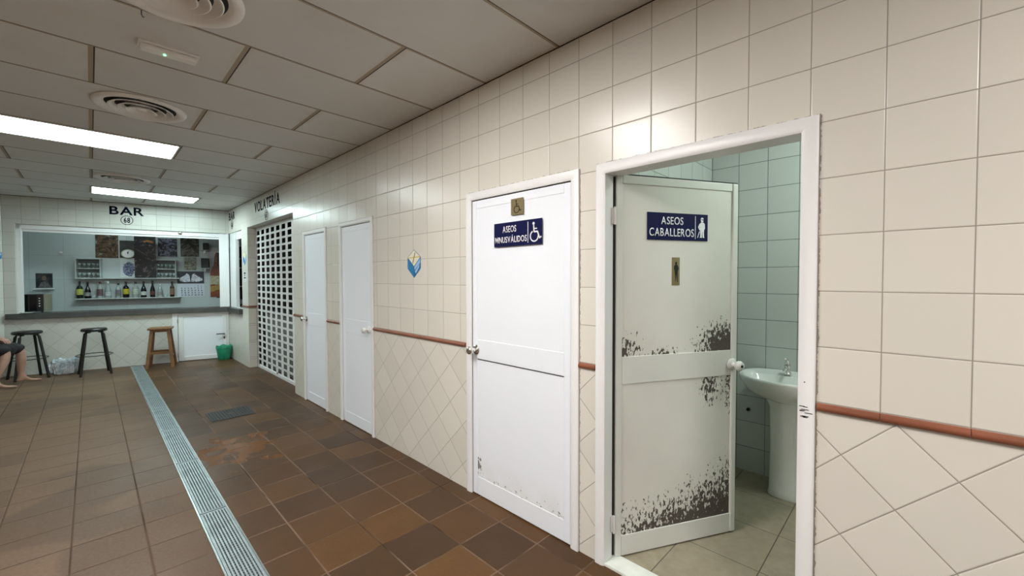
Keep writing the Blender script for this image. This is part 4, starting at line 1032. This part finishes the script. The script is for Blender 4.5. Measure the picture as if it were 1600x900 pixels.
l1 = chain([(.06, .09, .53, .095), ((k1[0])*.5, k1[1]*.75, .52, .085), (*k1, .058), (k1[0]+.005, k1[1]+.005, .33, .056), (k1[0]+.0, k1[1]+.01, .18, .038), (*a1, .033)], sp[0])
l2 = chain([(.06, -.09, .53, .095), ((k2[0])*.5, -.11, .52, .085), (*k2, .058), (k2[0]-.03, k2[1]-.03, .33, .056), (k2[0]-.08, k2[1]-.06, .18, .038), (*a2, .033)], sp[0])
for an, dr, li in ((a1, Vector((.92, .38, 0)), l1), (a2, Vector((.97, .20, 0)), l2)):
    p = Vector(an); h = p-dr*.035+Vector((0, 0, -.055)); b = p+dr*.09+Vector((0, 0, -.052)); to = p+dr*.20+Vector((0, 0, -.068))
    chain([(*b, .030, .020), (*to, .028, .012)], li[-1]); chain([(*h, .026)], li[-1])
# arms resting in the lap
for s, el, wr in ((1, (.10, .25, .74), (.24, .11, .66)), (-1, (.08, -.24, .74), (.20, -.12, .675))):
    sh = (.05, s*.17, .95)
    am = chain([(*sh, .055), ((sh[0]+el[0])/2, (sh[1]+el[1])/2, .85, .047), (*el, .040), ((el[0]+wr[0])/2, (el[1]+wr[1])/2, (el[2]+wr[2])/2, .034), (*wr, .024)], sp[3])
    w = Vector(wr); d = (w-Vector(el)).normalized()
body = skin_mesh('body', V, E, SK, pt)
body_parts = []
for s, el, wr in ((1, (.10, .25, .74), (.24, .11, .66)), (-1, (.08, -.24, .74), (.20, -.12, .675))):
    w = Vector(wr); d = (w-Vector(el)).normalized(); side = d.cross(Vector((0, 0, 1))).normalized()
    vs = [(*(w-d*.01), .022, .018), (*(w+d*.045), .034, .016)]; es = [(0, 1)]
    for k in range(4):
        off = (k-1.5)*.018; L1 = (.040, .046, .043, .034)[k]
        b0 = w+d*.082+side*off; b1 = b0+d*L1*.6+Vector((0, 0, -.010)); b2 = b1+d*L1*.5+Vector((0, 0, -.022))
        n0 = len(vs); vs += [(*b0, .0095), (*b1, .0088), (*b2, .0078)]; es += [(1, n0), (n0, n0+1), (n0+1, n0+2)]
    tb = w+d*.02-side*s*.030; n0 = len(vs); vs += [(*tb, .012), (*(tb+d*.03-side*s*.012), .0105), (*(tb+d*.055-side*s*.012+Vector((0, 0, -.006))), .009)]
    es += [(0, n0), (n0, n0+1), (n0+1, n0+2)]
    h_ = skin_mesh('hand', vs, es, SK, pt)
# head
def ell(cx, cy, cz, rx, ry, rz, seg=24):
    mb = MB(); bmesh.ops.create_uvsphere(mb.bm, u_segments=seg, v_segments=16, radius=1)
    for v in mb.bm.verts:
        x, y, z = v.co
        k = 1-.22*max(0, -z)*1.0
        v.co = Vector((cx+rx*x*k, cy+ry*y*k, cz+rz*z))
    return mb
hd = ell(.10, 0, 1.235, .098, .078, .125)
e2 = ell(.198, 0, 1.225, .020, .014, .026, 10); hd.add(e2.bm)
for s in (-1, 1):
    e2 = ell(.095, s*.078, 1.23, .018, .009, .030, 8); hd.add(e2.bm)
hd.build('head', SK, pt, smooth=True)
for s in (-1, 1):
    ell(.188, s*.032, 1.248, .007, .011, .006, 10).build('eye', M['black'], pt, smooth=True)
ell(.188, 0, 1.182, .008, .022, .006, 10).build('mouth', plain('lips', (.35, .10, .08), .5), pt, smooth=True)
mb = ell(.075, 0, 1.268, .108, .092, .112)
for v in mb.bm.verts:
    if v.co.x > .13 and v.co.z < 1.30: v.co.x = .13
mb.build('hair', plain('grey_brown_hair', (.10, .07, .05), .6, var=.3, scale=40), pt, smooth=True)
# clothing
CL = plain('black_skirt_cloth', (.012, .011, .012), .8, bumpy=.002)
V = [(0, 0, .56, .155, .19), (.0, 0, .50, .12, .17)]; E = [(0, 1)]
kk1 = (k1[0]-.0, k1[1], k1[2]+.005); kk2 = (k2[0]-.005, k2[1], k2[2]+.005)
for (k_, sy) in ((kk1, .10), (kk2, -.10)):
    n0 = len(V); V += [(.10, sy, .535, .115), ((k_[0]+.1)/2+.02, (k_[1]+sy)/2, .525, .10), (k_[0]-.02, k_[1], k_[2]+.012, .080), (k_[0]+.03, k_[1], k_[2]-.02, .068)]
    E += [(0, n0), (n0, n0+1), (n0+1, n0+2), (n0+2, n0+3)]
V += [(.28, 0, .50, .07, .10), (.40, .02, .46, .04, .09)]; E += [(0, len(V)-2), (len(V)-2, len(V)-1)]
skin_mesh('skirt', V, E, CL, pt)
g = NT('blue_floral_cloth'); top = g.set(col=g.cramp(g.noise(28, 2, dist=1), [(.35, (.015, .03, .07)), (.5, (.10, .20, .30)), (.58, (.45, .50, .52)), (.7, (.05, .10, .18))]), rough=.8)
skin_mesh('blouse', [(0, 0, .60, .145, .175), (.0, 0, .72, .135, .16), (.03, 0, .86, .14, .17), (.05, 0, .97, .115, .15), (.06, 0, 1.03, .07, .08), (.055, .18, .94, .072), (.095, .21, .85, .062), (.055, -.18, .94, .072), (.09, -.21, .85, .062), (.12, -.06, .63, .06, .10), (.25, -.11, .612, .035, .06)],
          [(0, 1), (1, 2), (2, 3), (3, 4), (3, 5), (5, 6), (3, 7), (7, 8), (0, 9), (9, 10)], top, pt)
# chair
t = thing('wooden_chair', 'dark wooden chair under the seated person', 'chair', T(-2.95, 8.80, 0))
WD = plain('dark_chair_wood', (.05, .03, .02), .5)
mb = MB(); mb.box(-.20, .18, -.20, .20, .37, .40, .006); mb.build('seat', WD, t)
for sx, sy in ((-.18, -.18), (-.18, .18), (.15, -.18), (.15, .18)):
    mb = MB(); mb.box(sx-.016, sx+.016, sy-.016, sy+.016, 0, .37); mb.build('leg', WD, t)
mb = MB(); mb.box(-.20, -.175, -.19, .19, .60, .85, .006); mb.box(-.20, -.178, -.19, -.16, .40, .61); mb.box(-.20, -.178, .16, .19, .40, .61); mb.build('backrest', WD, t)
